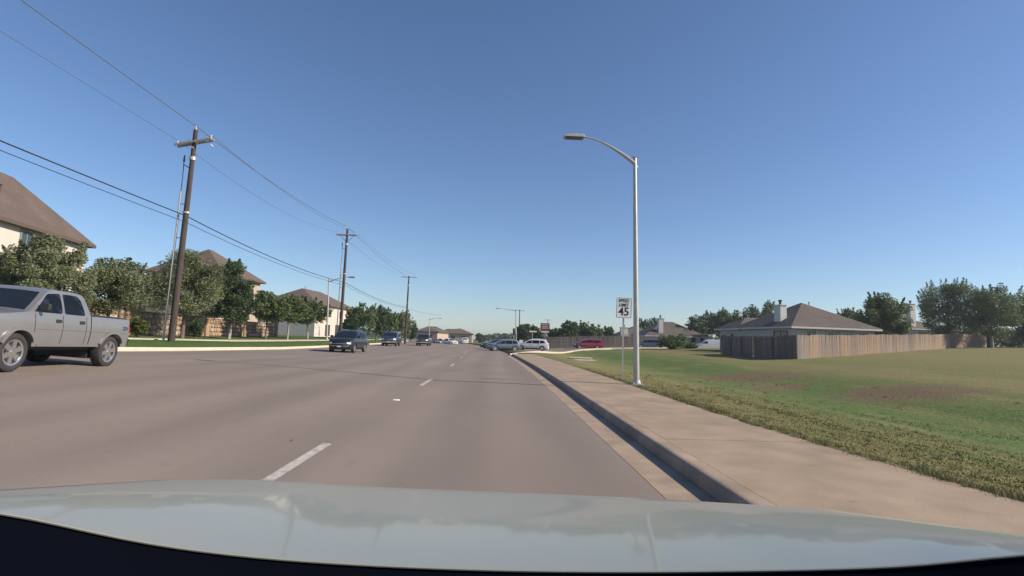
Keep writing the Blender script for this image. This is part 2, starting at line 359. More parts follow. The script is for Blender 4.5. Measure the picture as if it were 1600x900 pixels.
def slab_piece(Y0, Y1, z1):
    V = []; n_ = 7
    for i in range(n_):
        Y = Y0+(Y1-Y0)*i/(n_-1); c = float(curve(Y)); e = float(edge(Y))
        for u, z in ((RK+.262, -.09), (RK+.262, z1), (e, z1), (e, -.09)): V.append((u+c, Y, z))
    Fc = [(i*4+j, i*4+j+4, i*4+j+5, i*4+j+1) for i in range(n_-1) for j in range(3)]+[(0, 1, 2, 3), (4*n_-1, 4*n_-2, 4*n_-3, 4*n_-4)]
    return mesh_obj('slab', V, Fc, MT['concrete'], sw)
def kerb_piece(Y0, Y1):
    pr = [(RK, -.09), (RK+.018, .085), (RK+.03, .118), (RK+.052, .140), (RK+.085, .150), (RK+.12, .152), (RK+.25, .150), (RK+.25, -.09)]; k = len(pr)
    Ys = [Y0, (Y0+Y1)/2, Y1]; V = [(u+float(curve(Y)), Y, z) for Y in Ys for u, z in pr]
    Fc = [(i*k+j, i*k+k+j, i*k+k+j+1, i*k+j+1) for i in range(2) for j in range(k-1)]+[tuple(range(k)), tuple(reversed(range(2*k, 3*k)))]
    return mesh_obj('kerb_stone', V, Fc, MT['kerb'], kb, ang=50)
y = -24.
while y < KE-.1:
    Y1 = min(y+3.04, KE); kerb_piece(y+.004, Y1-.004); y = Y1
sw = tag(empty('sidewalk'), 'concrete footway beside the right kerb', kind='structure')
y = -24.
while y < KE+1:
    Y1 = y+4.56; slab_piece(y+.004, Y1-.004, .148+random.uniform(-.002, .002)); y = Y1
lk = prism('kerb', LK-.15, LK, -25, 260, -.1, .15, zlk, MT['leftkerb']); tag(lk, 'pale concrete kerb on the far left side', kind='structure')
lg = prism('gutter', LK+.002, -15.064, -25, 260, -.1, .004, lambda u, Y: road_z(u, Y), MT['leftkerb']); tag(lg, 'pale concrete gutter on the far left side', kind='structure')
ls = prism('sidewalk', -20.4, -18.9, -25, 200, -.06, .03, lambda u, Y: ground_u(u, Y), MT['leftkerb']); tag(ls, 'pale footway across the road on the left verge', kind='structure')
# side street opening on the right
N_ = [(1.0, 52), (2.2, 57), (4.2, 63), (7, 71), (11, 79), (18, 85), (30, 87.5), (48, 88.5), (110, 89)]
F_ = [(-4.5, 80), (-4, 84), (-3, 88), (0, 92), (6, 95), (16, 96.5), (30, 97), (48, 97.5), (110, 98)]
V = []; Fc = []
def dens(P, n=40):
    P = [Vector(p) for p in P]; out = []
    for i in range(len(P)-1):
        for k in range(5): out.append(P[i].lerp(P[i+1], k/5))
    return out+[P[-1]]
NN, FF = dens(N_), dens(F_)
def st_z(X, Y):
    u = X-float(curve(Y)); a = float(ground_u(max(u, 2.), Y)); t = float(sm(1.5, 8, u)); return (1-t)*.006+t*(a+.07)
for a, b in zip(NN, FF):
    for k in range(9):
        p = a.lerp(b, k/8); V.append((p.x, p.y, st_z(p.x, p.y)))
for i in range(len(NN)-1):
    for k in range(8): q = i*9+k; Fc.append((q, q+9, q+10, q+1))
tag(mesh_obj('side_street', V, Fc, MT['asphalt'], smooth=True), 'asphalt side street joining from the right', kind='structure')
mb = MB()
P = NN[1:]
for i in range(len(P)-1):
    d = (P[i+1]-P[i]).normalized(); nn = Vector((d.y, -d.x))
    q = []
    for p in (P[i], P[i+1]):
        z = st_z(p.x, p.y)
        for o_, zz in ((0, -.1), (0, .13), (.18, .13), (.18, -.1)): q.append((p.x+nn.x*o_, p.y+nn.y*o_, z+zz))
    mb.add(q, [(0, 4, 5, 1), (1, 5, 6, 2), (2, 6, 7, 3)])
tag(mb.build('kerb', MT['leftkerb']), 'pale kerb sweeping round the corner of the side street', kind='structure')
# lane dashes, marker and tar patches
for k in range(9):
    y0 = 4.75+12.2*k; mbx = MB(); c0 = curve(y0); V = []
    for i in range(5):
        yy = y0+2.9*i/4; cc = float(curve(yy)); V += [(-2.31+cc, yy, .004+float(road_z(-2.31, yy))), (-2.19+cc, yy, .004+float(road_z(-2.19, yy)))]
    tag(mesh_obj('lane_marking', V, [(2*i, 2*i+1, 2*i+3, 2*i+2) for i in range(4)], MT['paint']), 'worn white lane dash painted on the asphalt', kind='structure')
mk = MB(); mk.box((0, 0, .012), (.16, .11, .02), taper=.7); o = mk.build('road_marker', MT['white']); o.location = (-2.28, 12.95, .012)
tag(o, 'small white raised marker on the lane line', 'road marker')
for k, (px, py, r) in enumerate([(455, 690, .014), (362, 620, .022)]):
    rr = M3 @ cdir(px, py); zz = .12 if px < 400 else .03; t = (zz-CAMZ)/rr.z; X, Y = rr.x*t, rr.y*t; a = MB(); V = []
    for j in range(9): V.append((X+r*math.cos(j*.7)*random.uniform(.8, 1.3), Y+r*2*math.sin(j*.7)*random.uniform(.8, 1.3), float(road_z(X, Y))+.004))
    tag(mesh_obj('tar_spot', V, [tuple(range(9))], MT['plastic']), 'small dark tar spot on the asphalt', kind='structure')

# grass blades near the footway
def blades(name, n, Ymin, Ymax, Xmin, Xmax, h, label, wdt=.008):
    Y = Ymin*np.exp(rng.random(n)*math.log(Ymax/Ymin)); X = Xmin+(rng.random(n)**1.5)*(Xmax-Xmin)*np.clip(Y/9, .25, 1)
    nz = np.sin(X*3.1+Y*1.7)*np.sin(Y*2.3-X*1.1)+.6*np.sin(X*9+Y*5)
    X = np.where(X < Xmin+.15, X-.05*np.abs(nz), X)
    kp = rng.random(n) < np.clip(1.2-Y/28-(X-4.5)/14, 0, 1)*(.8+.2*np.clip(nz+.6, 0, 1)); X = X[kp]; Y = Y[kp]; nz = nz[kp]; n = len(X)
    X = X+(edge(Y)-4.5)*(X < 9)
    z = ground_u(X, Y)-.004; X = X+curve(Y); hh = h*(.5+rng.random(n))*(.9+.15*nz)
    hh = np.clip(hh, .006, .06); a = rng.random(n)*2*math.pi; wd = wdt*(.6+rng.random(n))*np.clip(Y/8, .8, 2.2)*.8
    ln = hh*(.3+rng.random(n)); b = rng.random(n)*2*math.pi
    V = np.zeros((n, 3, 3)); V[:, 0] = np.stack([X-np.cos(a)*wd, Y-np.sin(a)*wd, z], -1); V[:, 1] = np.stack([X+np.cos(a)*wd, Y+np.sin(a)*wd, z], -1)
    V[:, 2] = np.stack([X+np.cos(b)*ln, Y+np.sin(b)*ln, z+hh], -1)
    o = tri_mesh(name, V.reshape(-1, 3), n, 3, np.clip(rng.random(n)*.6+.25*nz+.15, 0, 1), MT['lawn']); o.data.normals_split_custom_set([(.14, -.1, .985)]*(3*n)); tag(o, label, 'grass', kind='stuff')
def tri_mesh(name, V, n, k, tint, m):
    me = bpy.data.meshes.new(name); me.vertices.add(len(V)); me.vertices.foreach_set('co', V.astype(np.float32).ravel())
    me.loops.add(n*k); me.loops.foreach_set('vertex_index', np.arange(n*k, dtype=np.int32))
    me.polygons.add(n); me.polygons.foreach_set('loop_start', np.arange(0, n*k, k, dtype=np.int32)); me.polygons.foreach_set('loop_total', np.full(n, k, np.int32))
    me.update(calc_edges=True)
    at_ = me.attributes.new('tint', 'FLOAT', 'FACE'); at_.data.foreach_set('value', tint.astype(np.float32))
    me.materials.append(m); return link(bpy.data.objects.new(name, me))
blades('grass', 320000, 3.5, 34, 4.47, 17, .014, 'short patchy mown grass beside the right footway')

def tufts(n_cl, label):
    Pn = []
    for _ in range(n_cl):
        Y = 3.5*math.exp(rng.random()*2.1); X = 4.46+(rng.random()**2.4)*10; X = X if rng.random() > .3 else 4.50+rng.random()*.25
        k = int(14+rng.random()*22); r_ = .02+.05*rng.random(); hh = .025+.05*rng.random()
        for _ in range(k): Pn.append((X+rng.normal()*r_, Y+rng.normal()*r_, hh*(.5+rng.random()), rng.random()*6.28))
    P = np.array(Pn); n = len(P); P[:, 0] += (edge(P[:, 1])-4.5)*(P[:, 0] < 9); z = ground_u(P[:, 0], P[:, 1])-.004; X = P[:, 0]+curve(P[:, 1]); Y = P[:, 1]; a = P[:, 3]; wd = .004; V = np.zeros((n, 3, 3))
    V[:, 0] = np.stack([X-np.cos(a)*wd, Y-np.sin(a)*wd, z], -1); V[:, 1] = np.stack([X+np.cos(a)*wd, Y+np.sin(a)*wd, z], -1); b = rng.random(n)*6.28
    V[:, 2] = np.stack([X+np.cos(b)*P[:, 2]*.6, Y+np.sin(b)*P[:, 2]*.6, z+P[:, 2]], -1)
    o = tri_mesh('grass_tufts', V.reshape(-1, 3), n, 3, rng.random(n), MT['blade']); tag(o, label, 'grass', kind='stuff')
tufts(900, 'ragged taller grass tufts at the edge of the right footway')

# ------------------------------------------------------------------ trees
def tree(name, label, px=None, Y=None, top=None, wpx=None, base=None, leaf='leafC', kind='round', n=9000, ls=.10, group=None, bark='bark', X=None, zt=None, wr=None, cat='tree', low=.25, stems=1, leanx=0., seed=None):
    rg = np.random.default_rng(seed if seed is not None else int((px or X*10+500)*7+Y))
    if X is None: X = atX(px, Y)
    z0 = gz(X, Y)
    if zt is None: zt = at(px, top, Y).z
    if wr is None: wr = wpx/F*Y/2
    H = max(zt-z0, .8)
    root = empty(name, (X, Y, z0)); tag(root, label, cat, group)
    cb = H*low; ch = H-cb; cz = cb+ch/2
    # clumps
    nc = int(46+H*5); pts = []
    while len(pts) < nc:
        v = rg.normal(size=3); v /= np.linalg.norm(v); r = rg.random()**.42
        p = v*r
        hz = (p[2]+1)/2
        if kind == 'cone': s = .30+1.0*(1-hz)**.75*min(1, .55+hz*3)
        elif kind == 'vase': s = .55+.62*math.sin(min(1, hz*1.05+.12)*math.pi*.72)
        else: s = 1.
        p = np.array([p[0]*wr*s, p[1]*wr*s, cz+p[2]*ch/2*.94])
        p[:2] *= 1+.16*math.sin(3*math.atan2(p[1], p[0])+X)+.1*math.sin(5*math.atan2(p[1], p[0])+Y)
        pts.append(p)
    pts = np.array(pts); cr = (wr*.20+ch*.045)*(.55+.8*rg.random(nc))
    # shoots: thin upright sprays breaking the outline
    nsh = int(16+8*H/3) if kind != 'cone' else 12; sh = []
    for i in range(nsh):
        k = rg.integers(nc); q = pts[k]; dirv = (q-np.array([0, 0, cb+ch*.2])); dirv /= np.linalg.norm(dirv)+1e-6; dirv[2] += .5
        dirv /= np.linalg.norm(dirv); sh.append((q+dirv*cr[k]*.5, dirv, (wr*.22+ch*.07)*(.5+rg.random())))
    nl = int(n*.85); ci = rg.choice(nc, nl, p=cr**2/np.sum(cr**2))
    d = rg.normal(size=(nl, 3)); d /= np.linalg.norm(d, axis=1)[:, None]; rr = (rg.random(nl)**.45)[:, None]
    P = pts[ci]+d*rr*cr[ci][:, None]*np.array([1.1, 1.1, .8])
    m2 = n-nl; si = rg.integers(0, nsh, m2); S0 = np.array([s[0] for s in sh]); SD = np.array([s[1] for s in sh]); SL = np.array([s[2] for s in sh])
    tt = rg.random(m2); P2 = S0[si]+SD[si]*(tt*SL[si])[:, None]+rg.normal(size=(m2, 3))*(.16*wr*.35*(1.1-tt))[:, None]
    P = np.vstack([P, P2]); N = len(P)
    P[:, 2] = np.clip(P[:, 2], cb*.72, H*1.03)
    P[:, 0] += leanx*P[:, 2]/H
    a = rg.normal(size=(N, 3)); a[:, 2] *= .6; a /= np.linalg.norm(a, axis=1)[:, None]
    b = np.cross(a, rg.normal(size=(N, 3))); b /= np.linalg.norm(b, axis=1)[:, None]
    sz = ls*(.6+.8*rg.random(N))[:, None]
    V = np.stack([P-a*sz, P-b*sz*.45+a*sz*.1, P+a*sz, P+b*sz*.45+a*sz*.1], 1).reshape(-1, 3)
    ct = rg.random(nc); tint = np.concatenate([ct[ci]*.5+rg.random(nl)*.5, rg.random(m2)*.5+.35])
    cro = tri_mesh('crown', V, N, 4, np.clip(tint, 0, 1), MT[leaf]); cro.parent = root
    # trunk and limbs
    tr = max(.035, H*.020); mb = MB()
    for s in range(stems):
        off = Vector(((s-(stems-1)/2)*tr*2.6, rg.normal()*.05, 0)); top_ = Vector((off.x*3+rg.normal()*.1+leanx*.6, rg.normal()*.12, cb+ch*.6))
        path = [Vector((off.x, off.y, -.12)), off.lerp(top_, .0)+Vector((0, 0, .05)), off.lerp(top_, .35)+Vector((rg.normal()*.06, rg.normal()*.06, 0)), off.lerp(top_, .7), top_]
        mb.tube(path, [tr*1.5, tr*1.15, tr*.9, tr*.55, tr*.2], 8)
        for i in range(9 if stems == 1 else 5):
            k = rg.integers(nc); st = path[2].lerp(path[4], rg.random()*.75); e = Vector(pts[k]); mid = st.lerp(e, .5)+Vector((0, 0, .08*ch))
            mb.tube([st, mid, e], [tr*.42, tr*.26, tr*.08], 5, cap=False)
    mb.build('trunk', MT[bark], root, smooth=True)
    return root

# left side of the road
tree('street_tree', 'broad grey-green tree above the silver pickup, in front of the cream house', px=64, Y=27.0, top=376, wpx=126, leaf='leafA', n=56000, ls=.058, low=.27, stems=3, group='trees along the stone wall')
tree('street_tree', 'leafy grey-green tree right of the pickup cab, thin trunks behind the truck bed', px=176, Y=31, top=404, wpx=84, leaf='leafA', n=34000, ls=.062, low=.28, stems=2, group='trees along the stone wall')
tree('street_tree', 'loose round tree directly behind the nearest utility pole', px=284, Y=39.5, top=390, wpx=92, leaf='leafA', n=38000, ls=.072, low=.19, group='trees along the stone wall')
tree('street_tree', 'tall dark pointed tree with a pale trunk before the brown roofed house', px=357, Y=46, top=407, wpx=68, leaf='leafB', kind='cone', n=32000, ls=.085, low=.15, bark='barkpale', group='trees along the stone wall')
tree('street_tree', 'low rounded tree just right of the tall pointed dark tree', px=414, Y=53, top=457, wpx=66, leaf='leafC', n=9000, ls=.13, low=.38, group='trees along the stone wall')
tree('street_tree', 'middle one of the three low rounded trees left of the white house', px=449, Y=58, top=461, wpx=58, leaf='leafC', n=8000, ls=.13, low=.38, bark='barkpale', group='trees along the stone wall')
tree('street_tree', 'low tree touching the white brick house, left of the slim street lamp', px=480, Y=64.5, top=466, wpx=56, leaf='leafC', n=7500, ls=.14, low=.38, bark='barkpale', group='trees along the stone wall')
tree('shrub', 'small bright yellow-green shrub at the foot of the stone wall', px=214, Y=33.5, top=494, wpx=26, leaf='leafY', n=2600, ls=.07, low=.05, cat='shrub')
tree('shrub', 'dark shrub at the wall foot between two young trees', px=306, Y=41.5, top=497, wpx=24, leaf='leafB', n=1600, ls=.08, low=.05, cat='shrub')
for px, Y, top, wd, lf, kd, lab in [(566, 86, 473, 44, 'leafC', 'round', 'green tree immediately right of the second utility pole'), (588, 92, 478, 34, 'leafB', 'round', 'dark green tree behind the blue pickup'),
        (547, 80, 492, 26, 'leafB', 'round', 'low dark tree squeezed between the white house and green tree'), (607, 104, 483, 30, 'leafC', 'round', 'taller loose tree above the blue pickup roof'), (627, 108, 486, 30, 'leafA', 'round', 'sparse tree at the third utility pole'), (643, 125, 505, 16, 'leafB', 'round', 'small tree just right of the third utility pole')]:
    tree('street_tree', lab, px=px, Y=Y, top=top, wpx=wd, leaf=lf, kind=kd, n=5500, ls=.19, low=.2, group='trees beyond the second utility pole', seed=px)
# right side
for px, Y, top, wd, lf, lab in [(1381, 66, 459, 56, 'leafC', 'round tree behind the fence right of the brown roofed house'), (1482, 79, 436, 70, 'leafC', 'tallest tree on the right, beside the pale chimney'), (1550, 74, 446, 70, 'leafC', 'broad spiky tree at the fence end near the right edge'), (1607, 78, 452, 70, 'leafB', 'dark tree cut by the right edge of the view')]:
    tree('yard_tree', lab, px=px, Y=Y, top=top, wpx=wd, leaf=lf, kind='vase', n=26000, ls=.12, low=.12, group='trees along the right fence', bark='barkpale' if px == 1550 else 'bark')
for px, Y, top, wd, lf, lab in [(1086, 108, 492, 30, 'leafB', 'leftmost tree between the two single storey houses'), (1104, 112, 487, 28, 'leafB', 'dark tree rising over the white cargo van'), (1127, 100, 481, 34, 'leafC', 'tree above the low end of the brown roof'),
        (1152, 102, 487, 32, 'leafC', 'tree right of centre behind the grey wall wing'), (1178, 98, 478, 36, 'leafB', 'dark tree behind the roof left of the chimney'), (1203, 104, 471, 28, 'leafC', 'tall thin tree right beside the brown roof chimney'), (1326, 96, 482, 26, 'leafC', 'small tree peeping over the sloping brown roof'), (1340, 100, 480, 20, 'leafB', 'narrow tree next to the round fence tree')]:
    tree('yard_tree', lab, px=px, Y=Y, top=top, wpx=wd, leaf=lf, kind='vase', n=4500, ls=.20, low=.1, group='trees behind the houses on the right', seed=px)
for px, Y, top, wd, lf, lab in [(818, 118, 504, 22, 'leafB', 'dark tree behind the roof of the white crossover'), (836, 122, 508, 20, 'leafC', 'tree left of the dark red sign'), (868, 120, 512, 24, 'leafB', 'tree just right of the dark red sign'), (888, 116, 502, 30, 'leafB', 'taller dark tree left of the red minivan'),
        (908, 119, 502, 28, 'leafC', 'tree directly above the red minivan'), (928, 117, 508, 26, 'leafC', 'lighter round tree above the minivan rear'), (948, 121, 511, 24, 'leafB', 'low tree left of the speed limit sign'), (1006, 136, 499, 26, 'leafB', 'dark tree behind the lamp post'), (1022, 138, 497, 26, 'leafB', 'dark tree left of the pale chimney behind grey roofs')]:
    tree('yard_tree', lab, px=px, Y=Y, top=top, wpx=wd, leaf=lf, n=3600, ls=.24, low=.08, group='trees behind the dark back fence', seed=px)
tree('shrub', 'large round bush on the lawn left of the white cargo van', px=1051, Y=80, top=522, wpx=46, leaf='leafC', n=6000, ls=.13, low=.02, cat='bush')
tree('shrub', 'low light green bush beside the white cargo van nose', px=1076, Y=83, top=536, wpx=24, leaf='leafY', n=1500, ls=.12, low=.02, cat='bush')
for px, Y, top, wd, lab in [(697, 230, 519, 16, 'far tree above the white sedan on the horizon'), (750, 210, 521, 17, 'far round tree at the end of the road'), (775, 190, 528, 9, 'tiny far tree over the turning cars'), (790, 170, 526, 12, 'far dark tree over the grey sedan roof'), (666, 240, 518, 10, 'far tree over the dark pickup')]:
    tree('far_tree', lab, px=px, Y=Y, top=top, wpx=wd, leaf='leafB', n=1200, ls=.42, low=.05, group='far trees at the end of the road', seed=px)
for px, Y, top, wd, lab in [(1540, 84, 520, 50, 'low dark hedge bush at the end of the plank fence'), (1590, 88, 512, 60, 'dark bush at the right edge under the tree'), (1515, 95, 505, 50, 'dark bush behind the fence end')]:
    tree('shrub', lab, px=px, Y=Y, top=top, wpx=wd, leaf='leafB', n=5000, ls=.17, low=.02, cat='bush')
# distant wood
n = 26000; xx = rng.uniform(-420, 620, n); yy = rng.uniform(300, 360, n)+.02*xx
hh = (3.2+2.2*np.sin(xx*.05)+1.5*np.sin(xx*.13+1)+np.abs(rng.normal(size=n))*.4)*np.where(xx < 20, .75, 1.25)
P = np.stack([xx, yy, .6+rng.random(n)**.6*np.maximum(hh, 1)], -1)
a = rng.normal(size=(n, 3)); a /= np.linalg.norm(a, axis=1)[:, None]; b = np.cross(a, rng.normal(size=(n, 3))); b /= np.linalg.norm(b, axis=1)[:, None]
V = np.stack([P-a*1.1, P-b*.8, P+a*1.1, P+b*.8], 1).reshape(-1, 3)
tag(tri_mesh('distant_woodland', V, n, 4, rng.random(n), MT['leafB']), 'low dark woodland along the horizon', 'woodland', kind='stuff')

# ------------------------------------------------------------------ houses
def house(name, label, X, Y, ang, W, D, ez, rise, wall, roof, z0=None, fascia='fascia', oh=.45, wings=(), windows=(), chimneys=(), vents=(), ins=None):
    """local x runs along the front, local y into the plot; origin at the near left corner"""
    z0 = gz(X, Y)-.3 if z0 is None else z0
    root = empty(name, (X, Y, 0), R(ang)); tag(root, label, 'house')
    blocks = [(0, 0, W, D, ez, rise, ins)]+[tuple(w_)+((None,) if len(w_) == 6 else ()) for w_ in wings]
    for bi, (bx, by, bw, bd, be, br, bins) in enumerate(blocks):
        mb = MB(); mb.box((bx+bw/2, by+bd/2, (z0+be)/2), (bw, bd, be-z0-.004)); mb.build('wall', MT[wall], root)
        x0, x1, y0, y1 = bx-oh, bx+bw+oh, by-oh, by+bd+oh; hw = (x1-x0)/2; hd = (y1-y0)/2; i_ = bins or min(hw, hd); t = be+.02
        if hd >= hw: r0 = ((x0+x1)/2, y0+i_, t+br); r1 = ((x0+x1)/2, y1-i_, t+br)
        else: r0 = (x0+i_, (y0+y1)/2, t+br); r1 = (x1-i_, (y0+y1)/2, t+br)
        C = [(x0, y0, t), (x1, y0, t), (x1, y1, t), (x0, y1, t)]
        # roof with a thickness of 12 cm at the eave
        Cb = [(a_, b_, t-.10) for a_, b_, c_ in C]
        V = C+[r0, r1]+Cb
        if hd >= hw: Fc = [(0, 1, 4), (1, 2, 5, 4), (2, 3, 5), (3, 0, 4, 5)]
        else: Fc = [(0, 1, 5, 4), (1, 2, 5), (2, 3, 4, 5), (3, 0, 4)]
        Fc += [(6, 7, 1, 0), (7, 8, 2, 1), (8, 9, 3, 2), (9, 6, 0, 3), (9, 8, 7, 6)]
        ro = mesh_obj('roof', V, Fc, MT[roof], root)
        fb = MB(); th = .2
        fb.box(((x0+x1)/2, y0-.012, t-.14), (x1-x0+.05, .024, th)); fb.box(((x0+x1)/2, y1+.012, t-.14), (x1-x0+.05, .024, th))
        fb.box((x0-.012, (y0+y1)/2, t-.14), (.024, y1-y0-.004, th)); fb.box((x1+.012, (y0+y1)/2, t-.14), (.024, y1-y0-.004, th))
        fb.build('fascia', MT[fascia], root)
        if bi == 0:
            for (vx, vy, vz, vh) in vents:
                m = MB(); m.tube([(vx, vy, vz), (vx, vy, vz+vh)], .05, 8); m.box((vx, vy, vz+vh+.04), (.16, .16, .08)); m.build('vent', MT['fascia'], ro)
    for (bi, face, s, zb, ww, wh, style) in windows:
        bx, by, bw, bd = blocks[bi][:4]
        if face == 'front': c = (bx+s, by, zb+wh/2); rot = 0
        elif face == 'right': c = (bx+bw, by+s, zb+wh/2); rot = 90
        elif face == 'left': c = (bx, by+s, zb+wh/2); rot = -90
        m = MB(); fr = .09
        m.box((0, -.03, wh/2-fr/2), (ww, .10, fr)); m.box((0, -.05, -wh/2+fr/2), (ww+.1, .14, fr))
        m.box((-ww/2+fr/2, -.03, 0), (fr, .10, wh-2*fr-.004)); m.box((ww/2-fr/2, -.03, 0), (fr, .10, wh-2*fr-.004)); m.box((0, -.025, 0), (.05, .06, wh-2*fr-.006))
        if style != 'plain': m.box((-ww/2+fr+.02, -.02, 0), (.02, .04, wh-2*fr-.01))
        w_ = m.build('window', MT['shutter'] if style == 'green' else (MT['fascia'] if style == 'dark' else MT['trim']), root); w_.location = c; w_.rotation_euler = (0, 0, R(rot))
        m = MB(); m.box((0, -.008, 0), (ww-2*fr, .02, wh-2*fr)); m.build('pane', MT['pane'], w_)
    for (cx, cy, w1, w2, cb, ct) in chimneys:
        m = MB(); m.box((cx, cy, (cb+ct)/2), (w1, w2, ct-cb)); m.box((cx, cy, ct+.05), (w1+.16, w2+.16, .1)); c_ = m.build('chimney', MT['chimney'], root)
        m = MB(); m.tube([(cx, cy, ct+.1), (cx, cy, ct+.5)], .14, 10); m.tube([(cx, cy, ct+.5), (cx, cy, ct+.66)], .22, 10); m.build('chimney_cap', MT['plastic'], c_)
    return root
# left row (facades look at the road: local x = away from camera for these; face 'front' looks towards the road)
pc = at(150, 384, 43); pn = at(0, 335, 32.3)
dv = Vector((pc.x-pn.x, pc.y-pn.y, 0)); aL = math.degrees(math.atan2(dv.y, dv.x)); Ln = dv.length+9
st = Vector((pc.x, pc.y, 0))-dv.normalized()*Ln
oh = .45
A1 = R(aL); ux, uy = math.cos(A1), math.sin(A1); vx, vy = -math.sin(A1), math.cos(A1)
ox, oy = st.x-ux*oh+vx*oh, st.y-uy*oh+vy*oh
house('house', 'big two storey cream house with brown hipped roof at the left edge', ox, oy, aL, Ln, 6.6, pc.z, 4.0, 'stucco', 'shingle', oh=oh,
      windows=[(0, 'front', Ln-s, z_, w_, 1.75, 'green') for s, z_, w_ in ((7.1, pc.z-2.05, 1.3), (3.9, pc.z-2.05, .9), (9.7, pc.z-5.2, 1.6), (12.6, pc.z-2.05, 1.2))]+[(0, 'right', 3.2, pc.z-2.1, 1.2, 1.5, 'dark')],
      vents=[(Ln-7.6, 1.4, pc.z+1.5, .95), (Ln-7.1, .9, pc.z+.9, .2), (Ln-3.8, .8, pc.z+.95, .2), (Ln-1.6, .8, pc.z+.95, .15), (Ln-10, 1.4, pc.z+1.6, .25)],
      wings=[(Ln+.0, 3.0, 7, 8, pc.z-2.3, 1.8)])
# second house
house('house', 'two storey tan house whose brown hip roof rises between two street trees', -39.3, 62, -2, 8.3, 9.2, 7.95, 3.3, 'tan', 'shingle', oh=.5, windows=[(0, 'right', 3, 5.4, 1.2, 1.4, 'plain'), (0, 'right', 7, 5.4, 1.2, 1.4, 'plain'), (0, 'front', 2, 5.3, 1.4, 1.5, 'green'), (0, 'front', 6, 5.3, 1.4, 1.5, 'dark')],
      vents=[(3, 2.6, 9.6, .3), (5, 2.8, 9.8, .25), (5.6, 1.6, 9.0, .25), (2.6, 1.4, 8.9, .25)], wings=[(-4.5, 3, 5, 8, 5.4, 2.0)])
# third house
p3 = at(492, 475, 101)
house('house', 'white brick house with brown roof behind the slim left street lamp', p3.x-9.5, 101, -5, 10.0, 19, p3.z+.1, 3.1, 'whitewall', 'shingle', oh=.5,
      windows=[(0, 'right', 6, p3.z-2.1, 2.6, 1.3, 'dark'), (0, 'right', 12.5, p3.z-2.1, 1.4, 1.3, 'dark'), (0, 'right', 6, 1.2, 2.2, 2.1, 'dark'), (0, 'right', 10.8, 1.0, 1.8, 2.4, 'dark'), (0, 'front', 7, p3.z-2.0, 1.4, 1.3, 'dark')], vents=[(6, 4, p3.z+2.4, 1.0)],
      wings=[(-6, 1, 7, 12, p3.z-.9, 2.2)])
# low building beyond on the left
house('house', 'low brick building behind the dark pickup far down the road', atX(652, 135), 135, -8, 5, 12, 2.9, .9, 'tan', 'shingleD', oh=.3, windows=[(0, 'front', 3, 1.2, 1.2, .9, 'dark')])
for px, Y, W_, e, r_, lab in [(672, 205, 12, 2.4, 2.2, 'far pale house over the dark pickup at the horizon'), (706, 235, 14, 2.3, 2.0, 'far long roof above the white sedan'), (716, 200, 10, 1.9, 1.9, 'far brown roofed house left of the round horizon tree')]:
    X = atX(px, Y); house('far_house', lab, X-W_/2, Y, 0, W_, 9, 2.0+e*.6, r_, 'tan', 'shingle', oh=.4, windows=[(0, 'front', 3, 1.2, 1.4, 1.1, 'dark'), (0, 'front', W_-3, 1.2, 1.4, 1.1, 'dark')])
# right hand houses
c1 = at(1236, 510, 58)
house('house', 'single storey house with brown hip roof and pale chimney behind the wooden fence', c1.x+.45, 58.5, 8, 10.2, 10.4, c1.z+.05, 3.05, 'siding', 'shingleD', oh=.5, fascia='fasciaW',
      windows=[(0, 'front', 2.2, 2.4, 1.3, 1.2, 'plain'), (0, 'front', 5.0, 2.4, 1.8, 1.2, 'plain'), (0, 'front', 8.4, 2.4, 2.0, 1.2, 'plain'), (1, 'left', 3.6, 2.5, .9, .45, 'dark'), (1, 'left', 1.6, 2.3, .5, .8, 'dark'), (0, 'left', 2.0, 1.9, 2.4, 1.5, 'dark')],
      wings=[(-.02, 10.0, 7.2, 4.6, c1.z-.02, 1.5), (9.9, 3.5, 2.4, 6, c1.z-.12, 1.0)], chimneys=[(1.0, 3.4, .8, 1.15, 3, 6.35)], vents=[(6.3, 5.4, c1.z+2.7, .5)])
p = at(1055, 503, 108)
house('house', 'low white house with grey hip roof behind the round bush', atX(1010, 104), 104, 2, 11.6, 9.5, at(1060, 525, 104).z, p.z-at(1060, 525, 104).z, 'whitewall', 'shingleD', oh=.45, fascia='fasciaW',
      windows=[(0, 'front', 9.2, 1.5, .9, 1.7, 'dark'), (0, 'front', 10.9, 1.5, .6, 1.6, 'dark'), (0, 'front', 3, 1.6, 1.6, 1.2, 'plain')], chimneys=[(3.0, .9, .85, 1.0, 2.8, at(1035, 498, 104.8).z)])
house('house', 'dark grey roofed house partly hidden behind the lamp post', atX(972, 116), 116, 4, 8.2, 8, at(980, 524, 116).z, 2.2, 'siding', 'shingleD', oh=.4, fascia='fasciaW',
      windows=[(0, 'front', 3, 1.8, 1.4, 1.1, 'dark')], chimneys=[(.5, .3, 1.5, .9, 2, at(976, 512, 116).z)])
p = at(1425, 513, 92)
house('house', 'house with a pale chimney among the trees behind the right fence', p.x, 92, 6, 9, 9, p.z, 1.7, 'siding', 'shingleD', oh=.4, fascia='fasciaW', windows=[(0, 'front', 2, p.z-1.6, 1.4, 1.0, 'dark')], chimneys=[(1.0, 1.2, 1.0, 1.0, 4, at(1437, 476, 93.2).z)])

